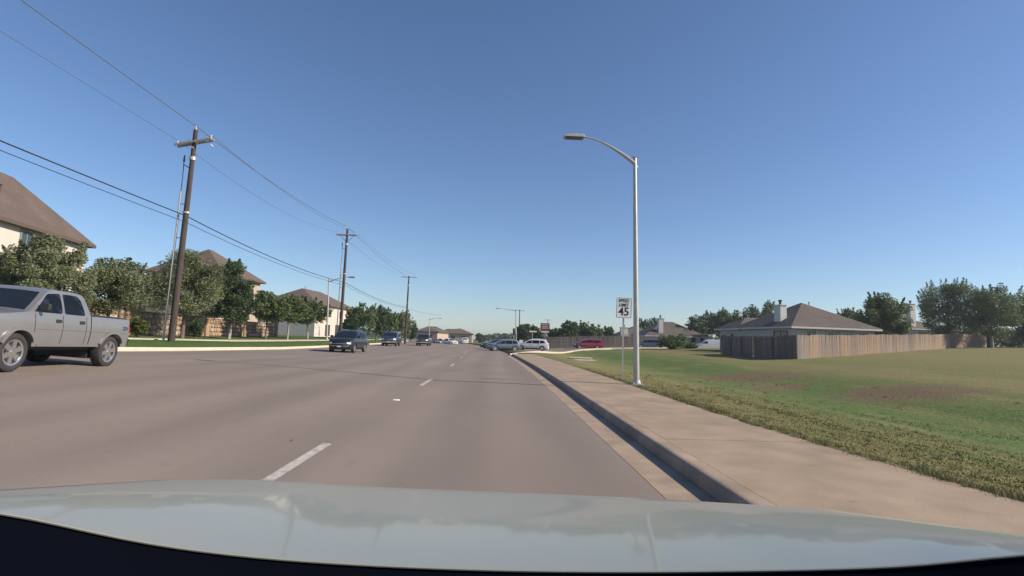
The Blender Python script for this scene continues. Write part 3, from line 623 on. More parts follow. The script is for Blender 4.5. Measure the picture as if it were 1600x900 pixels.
# ------------------------------------------------------------------ wooden fences on the right
PM = {}
def picket_mesh(h, wi, k):
    key = (round(h, 1), wi, k)
    if key not in PM:
        mb = MB(); hh = key[0]; W = .138; c = .03
        pr = [(-W/2, 0), (W/2, 0), (W/2, hh-c), (W/2-c, hh), (-W/2+c, hh), (-W/2, hh-c)]
        V = [(x, -.009, z) for x, z in pr]+[(x, .009, z) for x, z in pr]
        mb.add(V, [(5, 4, 3, 2, 1, 0), (6, 7, 8, 9, 10, 11)]+[(i, (i+1) % 6, (i+1) % 6+6, i+6) for i in range(6)])
        me = bpy.data.meshes.new('picket'); me.from_pydata(mb.V, [], mb.F); me.materials.append(WOOD[wi]); PM[key] = me
    return PM[key]
def fence(name, label, pts, h=1.85, palette=(0, 1, 2, 3, 4, 5, 6), limit=300, rails=True, zoff=0.):
    root = empty(name, (pts[0][0], pts[0][1], gz(*pts[0]))); tag(root, label, 'fence', 'wooden fences on the right'); ro = Vector(root.location)
    cnt = 0; stuff = MB(); rail = MB()
    for (a, b) in zip(pts, pts[1:]):
        a = Vector(a); b = Vector(b); L_ = (b-a).length; d = (b-a)/L_; ang = math.atan2(d.y, d.x); n_ = int(L_/.146); nrm = Vector((-d.y, d.x))
        pan = 0
        for i in range(n_):
            if i % 16 == 0: pan = random.choice(palette)
            p = a+d*(.146*(i+.5)); z = gz(p.x, p.y)+zoff+random.uniform(-.02, .02)-.02
            wi = pan if random.random() < .55 else random.choice(palette)
            if cnt < limit:
                o = bpy.data.objects.new('picket', picket_mesh(h, wi, 0)); COL.objects.link(o); o.parent = root
                o.location = (p.x-ro.x, p.y-ro.y, z-ro.z); o.rotation_euler = (random.uniform(-.012, .012), random.uniform(-.01, .01), ang+random.uniform(-.03, .03)); o.scale = (1, 1, 1+random.uniform(-.012, .012))
            else:
                stuff.box((p.x-ro.x, p.y-ro.y, z-ro.z+h/2), (.138, .018, h), Matrix.Rotation(ang, 3, 'Z'))
            cnt += 1
        m = max(1, int(L_/2.4))
        for i in range(m+1):
            p = a+d*(L_*i/m)+nrm*.08; z = gz(p.x, p.y)+zoff
            pb = MB(); pb.box((0, 0, h/2-.1), (.09, .09, h+.1)); o = pb.build('post', WOOD[1], root); o.location = (p.x-ro.x, p.y-ro.y, z-ro.z); o.rotation_euler = (0, 0, ang)
            if i < m:
                q = a+d*(L_*(i+1)/m)+nrm*.08; z2 = gz(q.x, q.y)+zoff
                for hz in (.3, h/2, h-.25):
                    mm = Vector(((p.x+q.x)/2-nrm.x*.038, (p.y+q.y)/2-nrm.y*.038, (z+z2)/2+hz)); rl = MB(); ln = math.hypot((q-p).length, z2-z)
                    rl.box((0, 0, 0), (ln, .036, .09), Matrix.Rotation(ang, 3, 'Z') @ Matrix.Rotation(-math.atan2(z2-z, (q-p).length), 3, 'Y')); o = rl.build('rail', WOOD[1], root); o.location = mm-ro
    if stuff.V:
        o = stuff.build('picket', WOOD[0], root); o['kind'] = 'stuff'
c0 = at(1246, 560, 42); X0 = c0.x
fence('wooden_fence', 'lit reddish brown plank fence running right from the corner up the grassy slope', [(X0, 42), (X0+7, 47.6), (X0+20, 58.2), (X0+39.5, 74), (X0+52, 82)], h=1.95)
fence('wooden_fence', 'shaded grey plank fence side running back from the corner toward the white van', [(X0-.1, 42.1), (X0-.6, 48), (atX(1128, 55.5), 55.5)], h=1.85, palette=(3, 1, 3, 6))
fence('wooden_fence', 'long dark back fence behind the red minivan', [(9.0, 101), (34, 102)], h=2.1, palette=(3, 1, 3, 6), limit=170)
# ------------------------------------------------------------------ stone wall on the left
def stone_mesh(wd, ht, dp, m, k):
    r_ = random.Random(k); V = []; n_ = 7; ring = []
    for i in range(8):
        t = 2*math.pi*(i+.5)/8; sx = math.copysign(min(1, abs(math.cos(t))*1.25), math.cos(t)); sz = math.copysign(min(1, abs(math.sin(t))*1.25), math.sin(t))
        ring.append((sx*wd/2*r_.uniform(.88, 1), sz*ht/2*r_.uniform(.86, 1)))
    V = [(x, 0, z) for x, z in ring]+[(x*.97, -dp*.75, z*.97) for x, z in ring]+[(x*.72, -dp*r_.uniform(.95, 1.1), z*.72) for x, z in ring]
    Fc = [(i, (i+1) % 8, (i+1) % 8+8, i+8) for i in range(8)]+[(i+8, (i+1) % 8+8, (i+1) % 8+16, i+16) for i in range(8)]+[tuple(range(16, 24))]
    me = bpy.data.meshes.new('stone'); me.from_pydata(V, [], Fc); me.materials.append(m); return me
SM = [[stone_mesh(wd, .34, .09, MT[m], i*10+j) for j, m in enumerate(('st1', 'st2', 'st3', 'st1'))] for i, wd in enumerate((.42, .56, .72))]
WX = -25.0
def wall(ya, yb, h, label):
    z0 = gz(WX+float(curve((ya+yb)/2)), (ya+yb)/2); xa, xb = WX+float(curve(ya)), WX+float(curve(yb)); L_ = math.hypot(yb-ya, xb-xa); ang = math.atan2(yb-ya, xb-xa)
    root = empty('stone_wall', (xa, ya, z0), ang); tag(root, label, 'wall', 'stone walls behind the left verge')
    m = MB(); m.box((L_/2, .15, h/2-.15), (L_, .28, h+.28)); m.build('core', MT['mortar'], root)
    rows = int(h/.36)
    for r_ in range(rows):
        x = .05
        while x < L_-.2:
            i = random.randrange(3); wd = (.42, .56, .72)[i]
            if x+wd > L_: break
            o = bpy.data.objects.new('stone', random.choice(SM[i])); COL.objects.link(o); o.parent = root
            o.location = (x+wd/2, .012, .20+r_*h/rows*.98); o.rotation_euler = (0, random.uniform(-.06, .06), 0); x += wd+.015
    m = MB(); m.box((L_/2, .13, h+.05), (L_+.1, .42, .09)); bevel(m.build('coping', MT['st3'], root), .02)
    for s in (0, L_):
        m = MB(); m.box((s, .13, h/2), (.55, .55, h+.5)); m.box((s, .13, h+.30), (.68, .68, .1)); bevel(m.build('pillar', MT['st1'], root), .02)
wall(30.5, 38, 1.75, 'stone wall stretch between the pickup bed and the nearest utility pole')
wall(38.9, 48, 1.65, 'stone wall stretch behind the loose round tree and pointed dark tree')
wall(48.9, 56, 1.55, 'stone wall stretch behind the first low rounded tree')
wall(56.9, 66, 1.5, 'farthest stone wall stretch ending near the white brick house')

# ------------------------------------------------------------------ street lamps, poles, signs
def street_lamp(label, base, top, arm_dx, arm_rise, r0=.10, r1=.06, head=.72, grp='galvanised street lamps'):
    base = Vector(base); top = Vector(top); root = empty('street_lamp', base); tag(root, label, 'street lamp', grp)
    T = top-base; m = MB(); m.tube([(0, 0, 0), T*.5, T], [r0, (r0+r1)/2, r1], 16); m.build('pole', MT['galv'], root, ang=40)
    m = MB(); m.box((0, 0, .02), (.42, .42, .04)); m.tube([(0, 0, .04), (0, 0, .16)], [r0*1.45, r0*1.2], 16)
    for a in (-.14, .14):
        for b in (-.14, .14): m.tube([(a, b, .04), (a, b, .11)], .018, 6)
    m.build('base_plate', MT['galv'], root)
    m = MB(); m.box(T+Vector((0, 0, .02)), (r1*2.3, r1*2.3, .05)); m.build('cap', MT['galv'], root)
    s = T-Vector((0, 0, .22)); pts = []
    for i in range(13):
        t = i/12; pts.append(s+Vector((arm_dx*t, 0, arm_rise*(1-(1-t)**1.6)*.98)))
    m = MB(); m.tube(pts, [.075-.045*min(1, i/8) for i in range(13)], 10); m.tube([s+Vector((r1*1.5, 0, -.14)), s+Vector((-r1*1.5, 0, .12))], .03, 6); m.build('arm', MT['galv'], root, ang=40)
    e = pts[-1]; sg = math.copysign(1, arm_dx); m = MB(); hx = head/2
    V = [(-hx, -.16, -.05), (hx, -.14, -.05), (hx, .14, -.05), (-hx, .16, -.05), (-hx, -.14, .03), (hx*.9, -.1, .075), (hx*.9, .1, .075), (-hx, .14, .03)]
    m.add([(x*(-sg), y_, z_) for x, y_, z_ in V], [(0, 1, 2, 3), (4, 7, 6, 5), (0, 4, 5, 1), (1, 5, 6, 2), (2, 6, 7, 3), (3, 7, 4, 0)]); m.box((-sg*-.05, 0, .09), (.3, .06, .05))
    h = m.build('lamp_head', MT['galv'], root); h.location = e+Vector((sg*hx*.92, 0, .0)); bevel(h, .012)
    m = MB(); m.box((0, 0, -.062), (head*.82, .24, .03)); m.build('lens', MT['pane'], h)
    return root
Yl = 18.1; b0 = at(994.5, 599, Yl); t0 = at(992, 246, Yl); b0.z = .13
hd = at(912, 213, Yl)
street_lamp('tall galvanised street lamp beside the right footway next to the speed limit sign', b0, t0, hd.x-t0.x, hd.z-t0.z+.22)
b_ = at(510.5, 531, 54); t_ = at(514, 437, 54)
street_lamp('slim pale street lamp on the left verge before the white brick house', b_, t_, 1.9, .55, r0=.09, r1=.06)
b_ = at(671, 536, 128); t_ = at(671, 498, 128); street_lamp('far street lamp beyond the dark pickup', b_, t_, 2.2, .4)
b_ = at(806.5, 541, 100); t_ = at(806, 484, 100); street_lamp('far pale lamp post between the grey sedan and white crossover', b_, t_, -3.0, .35, r0=.1, r1=.08)

def ins_stack(m, p, h=.22):
    for k in range(3): m.tube([(p[0], p[1], p[2]+k*h/3), (p[0], p[1], p[2]+k*h/3+h/4)], [.065, .03], 8)
def power_pole(label, Y, bpx, bpy_, tpx, tpy, arm=2.3, riser=True, brace=False, double=True, tilt=0., hw=1.):
    B = at(bpx, bpy_, Y); T = at(tpx, tpy, Y); B.z = min(B.z, gz(B.x, Y))
    root = empty('utility_pole', B); tag(root, label, 'utility pole', 'utility poles along the left verge'); t = T-B; H = t.length
    m = MB(); m.tube([Vector((0, 0, -.2)), t*.5, t], [.19, .155, .115], 14); m.build('pole', MT['poleWood'], root, ang=40)
    ac = t*((H-.75*hw)/H)
    att = []
    for sgn in ((-1, 1) if double else (1,)):
        m = MB(); Mr = Matrix.Rotation(tilt, 3, 'Y'); m.box(ac+Vector((.0, sgn*.17, 0)), (arm, .09, .12), Mr); bevel(m.build('crossarm', MT['arm'], root), .01)
    ins = MB()
    for s in (-arm/2+.12, -arm*.18, arm/2-.12):
        p = ac+Vector((s, 0, .07+(-s*math.tan(tilt)))); ins_stack(ins, p); att.append(B+p+Vector((0, 0, .22)))
        ins.tube([p+Vector((0, -.17, -.02)), p+Vector((0, .17, -.02))], .02, 6)
    ins_stack(ins, t+Vector((0, 0, 0))); att.append(B+t+Vector((0, 0, .22)))
    for s in (-.3, .3): ins.tube([ac+Vector((arm/2*s*2.6, .2, -.02)), ac+Vector((arm/2*s*2.6, .42, -.05))], [.05, .05], 8)
    ins.build('insulator', MT['insul'], root)
    if brace:
        m = MB()
        for s in (-1, 1): m.tube([ac+Vector((s*arm*.36, 0, -.05)), ac+Vector((0, 0, -.85))], .028, 6)
        m.build('brace', MT['arm'], root)
    m = MB(); m.tube([ac+Vector((0, -.14, -.35)), ac+Vector((0, -.2, -.35))], .07, 8); m.tube([t*.86+Vector((0, 0, -.1)), t*.86+Vector((0, 0, .1))], .17, 12); m.tube([t*.60+Vector((0, 0, -.05)), t*.60+Vector((0, 0, .05))], .19, 12); m.build('hardware_band', MT['galv'], root)
    if riser:
        m = MB(); o = Vector((-.40, -.05, 0)); a = o+Vector((0, 0, .0)); b = t*.70+o; m.tube([a, b], .055, 10)
        m.build('riser_pipe', MT['pipe'], root, ang=40)
        m = MB(); m.tube([b, t*.77+o*1.0, t*.845+Vector((-.46, 0, 0))], .022, 6); m.tube([t*.845+Vector((-.46, 0, 0)), t*.875+Vector((-.46, 0, 0))], [.06, .03], 8); m.tube([t*.83+Vector((-.46, 0, 0)), t*.81], .025, 6); m.build('cable_termination', MT['plastic'], root)
        m = MB()
        for k in (.12, .3, .48, .64): m.box(t*k+Vector((-.22, -.05, 0)), (.42, .05, .04))
        m.build('bracket', MT['galv'], root)
    return root, att, B, t
p1 = power_pole('nearest tall utility pole with grey riser pipe on the left verge', 31, 267.5, 531, 306, 203, tilt=-.22, arm=2.1)
p2 = power_pole('second utility pole with braced crossarm in front of the green trees', 62, 531, 528, 543, 357, brace=True, arm=2.4)
p3_ = power_pole('third utility pole with plain crossarm behind the blue pickup', 99, 633, 536, 639, 431, riser=False, double=False, arm=2.9, hw=.3)
p4 = power_pole('farthest utility pole standing above the white crossover', 150, 811, 537, 812, 484, riser=False, double=False, arm=3.0, hw=.3)
p5 = power_pole('tiny far utility pole top behind the dark red sign', 210, 856, 535, 856, 499, riser=False, double=False, arm=3.0, hw=.3)
def wire(label, pts, r, sag, m='alum', name='power_line'):
    out = []
    for (a, b), s in zip(zip(pts, pts[1:]), sag):
        a = Vector(a); b = Vector(b)
        for i in range(16): t = i/16; p = a.lerp(b, t); p.z -= 4*s*t*(1-t); out.append(p)
    out.append(Vector(pts[-1])); mb = MB(); mb.tube(out, r, 6); tag(mb.build(name, MT[m], smooth=True), label, 'overhead wire', 'wires between the utility poles')
far = [at(690, 492, 135), at(760, 506, 190)]
A1_, A2_, A3_ = p1[1], p2[1], p3_[1]
wire('topmost overhead wire from the upper left corner to the nearest pole top', [Vector((-18.8, 4, 14.25)), A1_[3], A2_[3], A3_[1]], .020, [.05, .5, .5])
wire('overhead wire on the left end of the crossarms', [Vector((-20.2, 4, 13.2)), A1_[0], A2_[0], A3_[0]], .012, [.05, .9, .6])
wire('overhead wire on the right end of the crossarms', [A1_[2], A2_[2], A3_[2]], .014, [.7, .6])
def onp(pp, k, dx=.16): return pp[2]+pp[3]*k+Vector((dx, 0, 0))
zc1 = at(290, 337, 31); zc2 = at(538, 441, 62); zc3 = at(637, 480, 99)
wire('thick black cable at mid height along the poles', [Vector((-18.75, 4, 8.62)), zc1, zc2, zc3], .030, [.1, .45, .5], 'wire', 'communication_cable')
wire('thinner black cable just under the thick one', [Vector((-18.75, 4, 8.30)), zc1-Vector((0, 0, .36)), zc2-Vector((0, 0, .30)), zc3-Vector((0, 0, .25)), far[0]], .017, [.1, .40, .45, .3], 'wire', 'communication_cable')

# speed limit sign
Ys = 20.0; sb = at(972.5, 590, Ys); sb.z = gz(sb.x, Ys)-.1; sc_ = at(975, 481, Ys-.06)
root = empty('speed_limit_sign', sb); tag(root, 'white SPEED LIMIT 45 sign on a thin steel post beside the lamp', 'road sign')
st_ = at(974.5, 466, Ys)-sb; m = MB(); m.box(st_*.5, (.055, .03, st_.z), Matrix.Identity(3)); ch = m.build('post', MT['galv'], root)
ch.data.transform(Matrix.Translation(-st_*.5)); ch.data.transform(Matrix.Shear('XY', 4, (st_.x/st_.z, 0)));  ch.data.transform(Matrix.Translation(st_*.5))
def rrect(w_, h_, r_, n_=6):
    P = []
    for cx, cz, a0 in ((w_/2-r_, h_/2-r_, 0), (-w_/2+r_, h_/2-r_, 90), (-w_/2+r_, -h_/2+r_, 180), (w_/2-r_, -h_/2+r_, 270)):
        for i in range(n_+1): a = R(a0+90*i/n_); P.append((cx+r_*math.cos(a), cz+r_*math.sin(a)))
    return P
def plate(name, w_, h_, r_, th, m, parent, loc=(0, 0, 0)):
    P = rrect(w_, h_, r_); k = len(P); V = [(x, -th/2, z) for x, z in P]+[(x, th/2, z) for x, z in P]
    o = mesh_obj(name, V, [tuple(reversed(range(k))), tuple(range(k, 2*k))]+[(i, (i+1) % k, (i+1) % k+k, i+k) for i in range(k)], m, parent); o.location = loc; return o
SW, SH = .58, .76
pl = plate('sign_panel', SW, SH, .04, .006, MT['white'], root, sc_-sb); pl.rotation_euler = (0, R(1.2), 0)
P1, P2 = rrect(SW-.03, SH-.03, .03), rrect(SW-.055, SH-.055, .025); k = len(P1)
mesh_obj('border', [(x, -.0045, z) for x, z in P1]+[(x, -.0045, z) for x, z in P2], [(i, (i+1) % k, (i+1) % k+k, i+k) for i in range(k)], MT['black'], pl)
text_mesh('lettering', 'SPEED', .17, MT['black'], pl, (0, -.006, .26), (R(90), 0, 0), wscale=.86)
text_mesh('lettering', 'LIMIT', .17, MT['black'], pl, (0, -.006, .10), (R(90), 0, 0), wscale=.92)
text_mesh('lettering', '45', .43, MT['black'], pl, (0, -.006, -.15), (R(90), 0, 0), wscale=.92)

# dark red sign on a post beyond the side street
b_ = at(851, 538, 104); c_ = at(850.5, 512.5, 104); root = empty('notice_sign', (b_.x, b_.y, gz(b_.x, b_.y))); tag(root, 'square dark red sign with white lines of text on a post beyond the junction', 'sign')
hh = c_.z-root.location.z; m = MB(); m.box((0, .05, hh/2), (.12, .1, hh)); m.build('post', MT['galv'], root)
m = MB(); m.box((0, 0, hh), (1.75, .12, 1.85)); pn_ = m.build('sign_panel', MT['brownsign'], root)
m = MB()
for z_, w_, h_ in ((.62, 1.4, .13), (.25, 1.1, .16), (-.03, 1.2, .14)):
    nn_ = 7
    for i in range(nn_): m.box((-w_/2+w_*(i+.5)/nn_, -.066, hh+z_), (w_/nn_*.62, .012, h_))
m.box((0, -.066, hh-.72), (1.5, .012, .24)); m.build('lettering', MT['white'], pn_)
def small_sign(label, px, Y, top, by, w_, h_, m_='white', arm=0):
    b_ = at(px, by, Y); t_ = at(px, top, Y); z0 = gz(b_.x, Y); root = empty('post_sign', (b_.x, Y, z0)); tag(root, label, 'sign'); H = t_.z-z0
    m = MB(); m.tube([(0, 0, -.1), (0, 0, H)], .05, 8); m.build('post', MT['galv'], root); plate('sign_panel', w_, h_, min(w_, h_)*.2, .02, MT[m_], root, (arm, -.07, H-h_/2))
small_sign('small white sign on a post beside the far road end', 740, 150, 525, 539, .9, 1.0)
small_sign('street name blade on a tall post behind the white crossover', 831.5, 96, 517, 535, 1.3, .22, 'white', .1)
small_sign('small round white sign between the trees and white crossover', 814, 92, 531, 541, .6, .6)
# traffic signal at the junction
b_ = at(803, 541, 98); t_ = at(803, 517, 98); root = empty('traffic_signal', b_); tag(root, 'small dark signal head on a post over the grey sedan', 'traffic signal')
m = MB(); m.tube([(0, 0, 0), t_-b_], .06, 8); m.build('post', MT['galv'], root); m = MB(); m.box((t_-b_)+Vector((0, -.1, -.1)), (.4, .25, 1.1)); m.build('signal_head', MT['plastic'], root)
# storm drain inlet in the lawn
p = at(905, 556, 46); zg = gz(p.x, 46); root = empty('drain_inlet', (p.x+.1, 46, zg), R(-6)); tag(root, 'low pale concrete drain inlet set in the lawn', 'drain')
m = MB(); m.box((0, .6, .14), (1.9, 1.3, .10)); bevel(m.build('lid', MT['leftkerb'], root), .02)
m = MB(); m.box((-.9, .6, 0), (.14, 1.26, .19)); m.box((.9, .6, 0), (.14, 1.26, .19)); m.box((0, 1.2, 0), (1.66, .14, .19)); m.box((0, .25, -.05), (1.66, .5, .06)); m.build('box', MT['kerb'], root)
m = MB(); m.add([(-1.1, -1.3, .02), (1.25, -1.3, .02), (1.0, 0.0, .05), (-1.0, 0.0, .05), (-1.1, -1.3, -.12), (1.25, -1.3, -.12), (1.0, 0., -.1), (-1., 0., -.1)], [(0, 1, 2, 3), (0, 4, 5, 1), (1, 5, 6, 2), (2, 6, 7, 3), (3, 7, 4, 0)]); m.build('apron', MT['leftkerb'], root)

# ------------------------------------------------------------------ vehicles
def fillet(P):
    out = []; n_ = len(P)
    for i, p in enumerate(P):
        r_ = p[2] if len(p) > 2 else .05; q = Vector(p[:2])
        if i in (0, n_-1) or r_ <= 0: out.append(q); continue
        a = Vector(P[i-1][:2])-q; b = Vector(P[i+1][:2])-q; ra = min(r_, a.length*.48); rb = min(r_, b.length*.48); A = q+a.normalized()*ra; B = q+b.normalized()*rb
        for k in range(5): t = k/4; out.append(A*(1-t)**2+q*2*t*(1-t)+B*t*t)
    return out
def slice_poly(poly, sx=.16, sz=.12):
    bm = bmesh.new(); vs_ = [bm.verts.new((p[0], 0, p[1])) for p in poly]; bm.faces.new(vs_)
    x0, x1 = min(p[0] for p in poly), max(p[0] for p in poly); z0, z1 = min(p[1] for p in poly), max(p[1] for p in poly)
    x = x0+sx
    while x < x1-.01: bmesh.ops.bisect_plane(bm, geom=bm.verts[:]+bm.edges[:]+bm.faces[:], plane_co=(x, 0, 0), plane_no=(1, 0, 0)); x += sx
    z = z0+sz
    while z < z1-.01: bmesh.ops.bisect_plane(bm, geom=bm.verts[:]+bm.edges[:]+bm.faces[:], plane_co=(0, 0, z), plane_no=(0, 0, 1)); z += sz
    bmesh.ops.remove_doubles(bm, verts=bm.verts[:], dist=.002); bm.verts.index_update()
    V = [(v.co.x, v.co.z) for v in bm.verts]; Fc = [[v.index for v in f.verts] for f in bm.faces]; E = [(e.verts[0].index, e.verts[1].index) for e in bm.edges if len(e.link_faces) == 1]
    bm.free(); return V, Fc, E
class Car:
    def __init__(s, name, label, cat, sp, paint, group=None):
        s.sp = sp; s.root = empty(name); tag(s.root, label, cat, group); s.paint = paint
        s.xf = max(p[0] for p in sp['top']); s.xr = min(p[0] for p in sp['top']); s.zr = max(p[1] for p in sp['top']); s.zs = sp['sill']; s.zb = sp['belt']
        s.body()
    def S(s, x, t, z, off=0.):
        sp = s.sp; hw = sp['W']/2; k = 1.
        if z > s.zb: q = (z-s.zb)/(s.zr-s.zb); k -= sp.get('tum', .17)*(.35*q+.65*q**1.6)
        q = (z-(s.zb+s.zs)/2)/(s.zb-s.zs); k -= .045*(2*q)**2*(1 if z <= s.zb else 0)+(.045 if z > s.zb else 0)
        a = max(0, (x-(s.xf-.8))/.8); b = max(0, ((s.xr+.7)-x)/.7); k -= sp.get('nt', .09)*a*a+sp.get('rt', .06)*b*b
        ta = abs(t); c = sp.get('crown', .045)*ta**3*min(1, max(0, (z-s.zs-.25)/.3))
        xx = x-sp.get('nc', .20)*ta**2.6*min(1, a*1.0)**.7+sp.get('rc', .10)*ta**2.6*min(1, b)**.7
        return Vector((xx, t*(hw*k)+math.copysign(off, t) if t else 0, z-c))
    def body(s):
        sp = s.sp; top = fillet(sp['top']); zs = s.zs; ra = sp['Rw']*sp.get('arch', 1.18); bot = []
        for wx in (sp['xw'][1], sp['xw'][0]):                # rear wheel first
            zc_ = sp['Rw']; dz = zs-zc_; h = math.sqrt(max(.01, ra*ra-dz*dz)); a0 = math.atan2(dz, -h); a1 = math.atan2(dz, h)
            if a0 < 0: a0 += 2*math.pi
            bot.append([Vector((wx+ra*math.cos(a0+(a1-a0)*i/12), zc_+ra*math.sin(a0+(a1-a0)*i/12))) for i in range(13)])
        poly = [*top]+bot[0]+bot[1]
        V2, F2, E2 = slice_poly(poly); n_ = len(V2); ts = [-1, -.985, -.95, -.85, -.6, -.3, 0, .3, .6, .85, .95, .985, 1]
        V = []; Fc = []
        bset = sorted({i for e in E2 for i in e}); bi = {v: k for k, v in enumerate(bset)}
        V += [s.S(x, -1, z) for x, z in V2]; V += [s.S(x, 1, z) for x, z in V2]
        Fc += [tuple(f) for f in F2]+[tuple(i+n_ for i in reversed(f)) for f in F2]
        rings = []
        for t in ts[1:-1]:
            k = len(V); rings.append(k); V += [s.S(*[V2[v][0], t, V2[v][1]]) for v in bset]
        def idx(r_, v): return v if r_ == 0 else (n_+v if r_ == len(ts)-1 else rings[r_-1]+bi[v])
        for a, b in E2:
            for r_ in range(len(ts)-1): Fc.append((idx(r_, a), idx(r_, b), idx(r_+1, b), idx(r_+1, a)))
        bm = bmesh.new(); me = bpy.data.meshes.new('body'); me.from_pydata([tuple(v) for v in V], [], Fc); bm.from_mesh(me); bmesh.ops.recalc_face_normals(bm, faces=bm.faces[:]); bm.to_mesh(me); bm.free()
        me.shade_smooth(); me.set_sharp_from_angle(angle=R(38)); me.materials.append(s.paint); link(bpy.data.objects.new('body', me), s.root)
        m = MB(); m.box(((s.xf+s.xr)/2, 0, zs+.02), ((s.xf-s.xr)*.86, sp['W']*.72, .22)); m.box((sp['xw'][0], 0, sp['Rw']), (.16, sp['W']*.8, .14)); m.box((sp['xw'][1], 0, sp['Rw']), (.2, sp['W']*.8, .2))
        m.box((sp['xw'][0], 0, sp['Rw']+.12), (ra*1.7, sp['W']*.66, ra*1.25)); m.box((sp['xw'][1], 0, sp['Rw']+.12), (ra*1.7, sp['W']*.66, ra*1.25)); m.build('chassis', MT['plastic'], s.root)
    def side(s, name, poly, m, off=.006, th=.012, sides=(-1, 1), parent=None, fil=0.):
        out = []
        for sg in sides:
            P = fillet([(p[0], p[1], fil) for p in [poly[-1]]+list(poly)+[poly[0]]])[1:-1] if fil else [Vector(p[:2]) for p in poly]
            V2, F2, E2 = slice_poly(P, .22, .16); n_ = len(V2)
            V = [s.S(x, sg, z, off) for x, z in V2]+[s.S(x, sg, z, off-th) for x, z in V2]; Fc = [tuple(f) for f in F2]+[tuple(i+n_ for i in f) for f in F2]+[(a, b, b+n_, a+n_) for a, b in E2]
            me = bpy.data.meshes.new(name); me.from_pydata([tuple(v) for v in V], [], Fc); bm = bmesh.new(); bm.from_mesh(me); bmesh.ops.recalc_face_normals(bm, faces=bm.faces[:]); bm.to_mesh(me); bm.free()
            me.shade_smooth(); me.set_sharp_from_angle(angle=R(38)); me.materials.append(m); out.append(link(bpy.data.objects.new(name, me), parent or s.root))
        return out
    def panel(s, name, A, B, t0, t1, m, off=.008, th=.02, nt_=8, ns=3, t0b=None, t1b=None, parent=None):
        A = Vector(A); B = Vector(B); d = (B-A).normalized(); nrm = Vector((-d.y, d.x))
        cen = Vector(((s.xf+s.xr)/2, s.zs+.3))
        if nrm.dot((A+B)/2-cen) < 0: nrm = -nrm
        t0b = t0 if t0b is None else t0b; t1b = t1 if t1b is None else t1b; O = []; I = []
        for i in range(ns+1):
            q = A.lerp(B, i/ns); ro = []; ri = []
            for j in range(nt_+1):
                t = (t0+(t1-t0)*j/nt_)*(1-i/ns)+(t0b+(t1b-t0b)*j/nt_)*i/ns; a = q+nrm*off; b = q+nrm*(off-th)
                ro.append(s.S(a.x, t, a.y)); ri.append(s.S(b.x, t, b.y))
            O.append(ro); I.append(ri)
        mb = MB(); mb.shell(O, I); me = bpy.data.meshes.new(name); me.from_pydata(mb.V, [], mb.F); bm = bmesh.new(); bm.from_mesh(me); bmesh.ops.recalc_face_normals(bm, faces=bm.faces[:]); bm.to_mesh(me); bm.free()
        me.shade_smooth(); me.set_sharp_from_angle(angle=R(38)); me.materials.append(m); return link(bpy.data.objects.new(name, me), parent or s.root)
    def wheels(s, rimm, width=.24, spokes=6, rimr=.62):
        sp = s.sp; r = sp['Rw']
        tm = MB(); w2 = width/2; q = r*rimr
        tm.lathe([(q, -w2*.86), (q+.03, -w2), (r-.05, -w2*1.02), (r-.015, -w2*.86), (r, -w2*.6), (r, w2*.6), (r-.015, w2*.86), (r-.05, w2*1.02), (q+.03, w2), (q, w2*.86)], 28)
        rm = MB(); rm.lathe([(q+.004, -w2*.9), (q+.004, w2*.3), (q-.025, w2*.3), (q-.03, -w2*.82)], 24)
        rm.lathe([(.001, -w2*.35), (q-.01, -w2*.25), (q-.01, -w2*.1), (.001, -w2*.1)], 24); rm.lathe([(.001, -w2*.85), (.05, -w2*.85), (.07, -w2*.4), (.001, -w2*.4)], 12)
        sk = MB()
        for k in range(spokes):
            a = 2*math.pi*k/spokes; Mr = Matrix.Rotation(a, 3, 'Y'); V = [Vector(v) for v in [(.03, -w2*.8, -.045), (.03, -w2*.8, .045), (q, -w2*.78, .062), (q, -w2*.78, -.062), (.03, -w2*.4, -.05), (.03, -w2*.4, .05), (q, -w2*.4, .07), (q, -w2*.4, -.07)]]
            rm.add([Mr @ v for v in V], [(0, 1, 2, 3), (4, 7, 6, 5), (0, 4, 5, 1), (1, 5, 6, 2), (2, 6, 7, 3), (3, 7, 4, 0)])
        dk = MB(); dk.lathe([(.001, -w2*.36), (q-.03, -w2*.30), (q-.03, -w2*.26), (.001, -w2*.26)], 20)
        base = None
        for wx in sp['xw']:
            for sg in (-1, 1):
                if base is None:
                    t_ = tm.build('wheel', MT['rubber'], s.root, ang=35); r_ = rm.build('rim', rimm, t_, ang=35); d_ = dk.build('brake_disc', MT['plastic'], t_); base = t_
                else: t_ = copy_tree(base, s.root)
                t_.location = (wx, sg*(sp['W']/2-width/2-sp.get('wi', .03)), r); t_.rotation_euler = (0, random.uniform(0, 6), 0 if sg < 0 else math.pi)
    def mirrors(s, x, z, m, big=1.):
        for sg in (-1, 1):
            p = s.S(x, sg, z); mb = MB(); mb.box((x+.0, p.y+sg*.14*big, z+.06), (.10*big, .22*big, .17*big)); mb.box((x+.0, p.y+sg*.03, z-.0), (.06, .12, .05)); bevel(mb.build('wing_mirror', m, s.root), .03, 3)
    def place(s, X, Y, heading, z=None, pitch=0., roll=0., sc=1.):
        s.root.location = (X, Y, gz(X, Y) if z is None else z); s.root.rotation_euler = (roll, pitch, heading); s.root.scale = (sc, sc, sc); return s.root
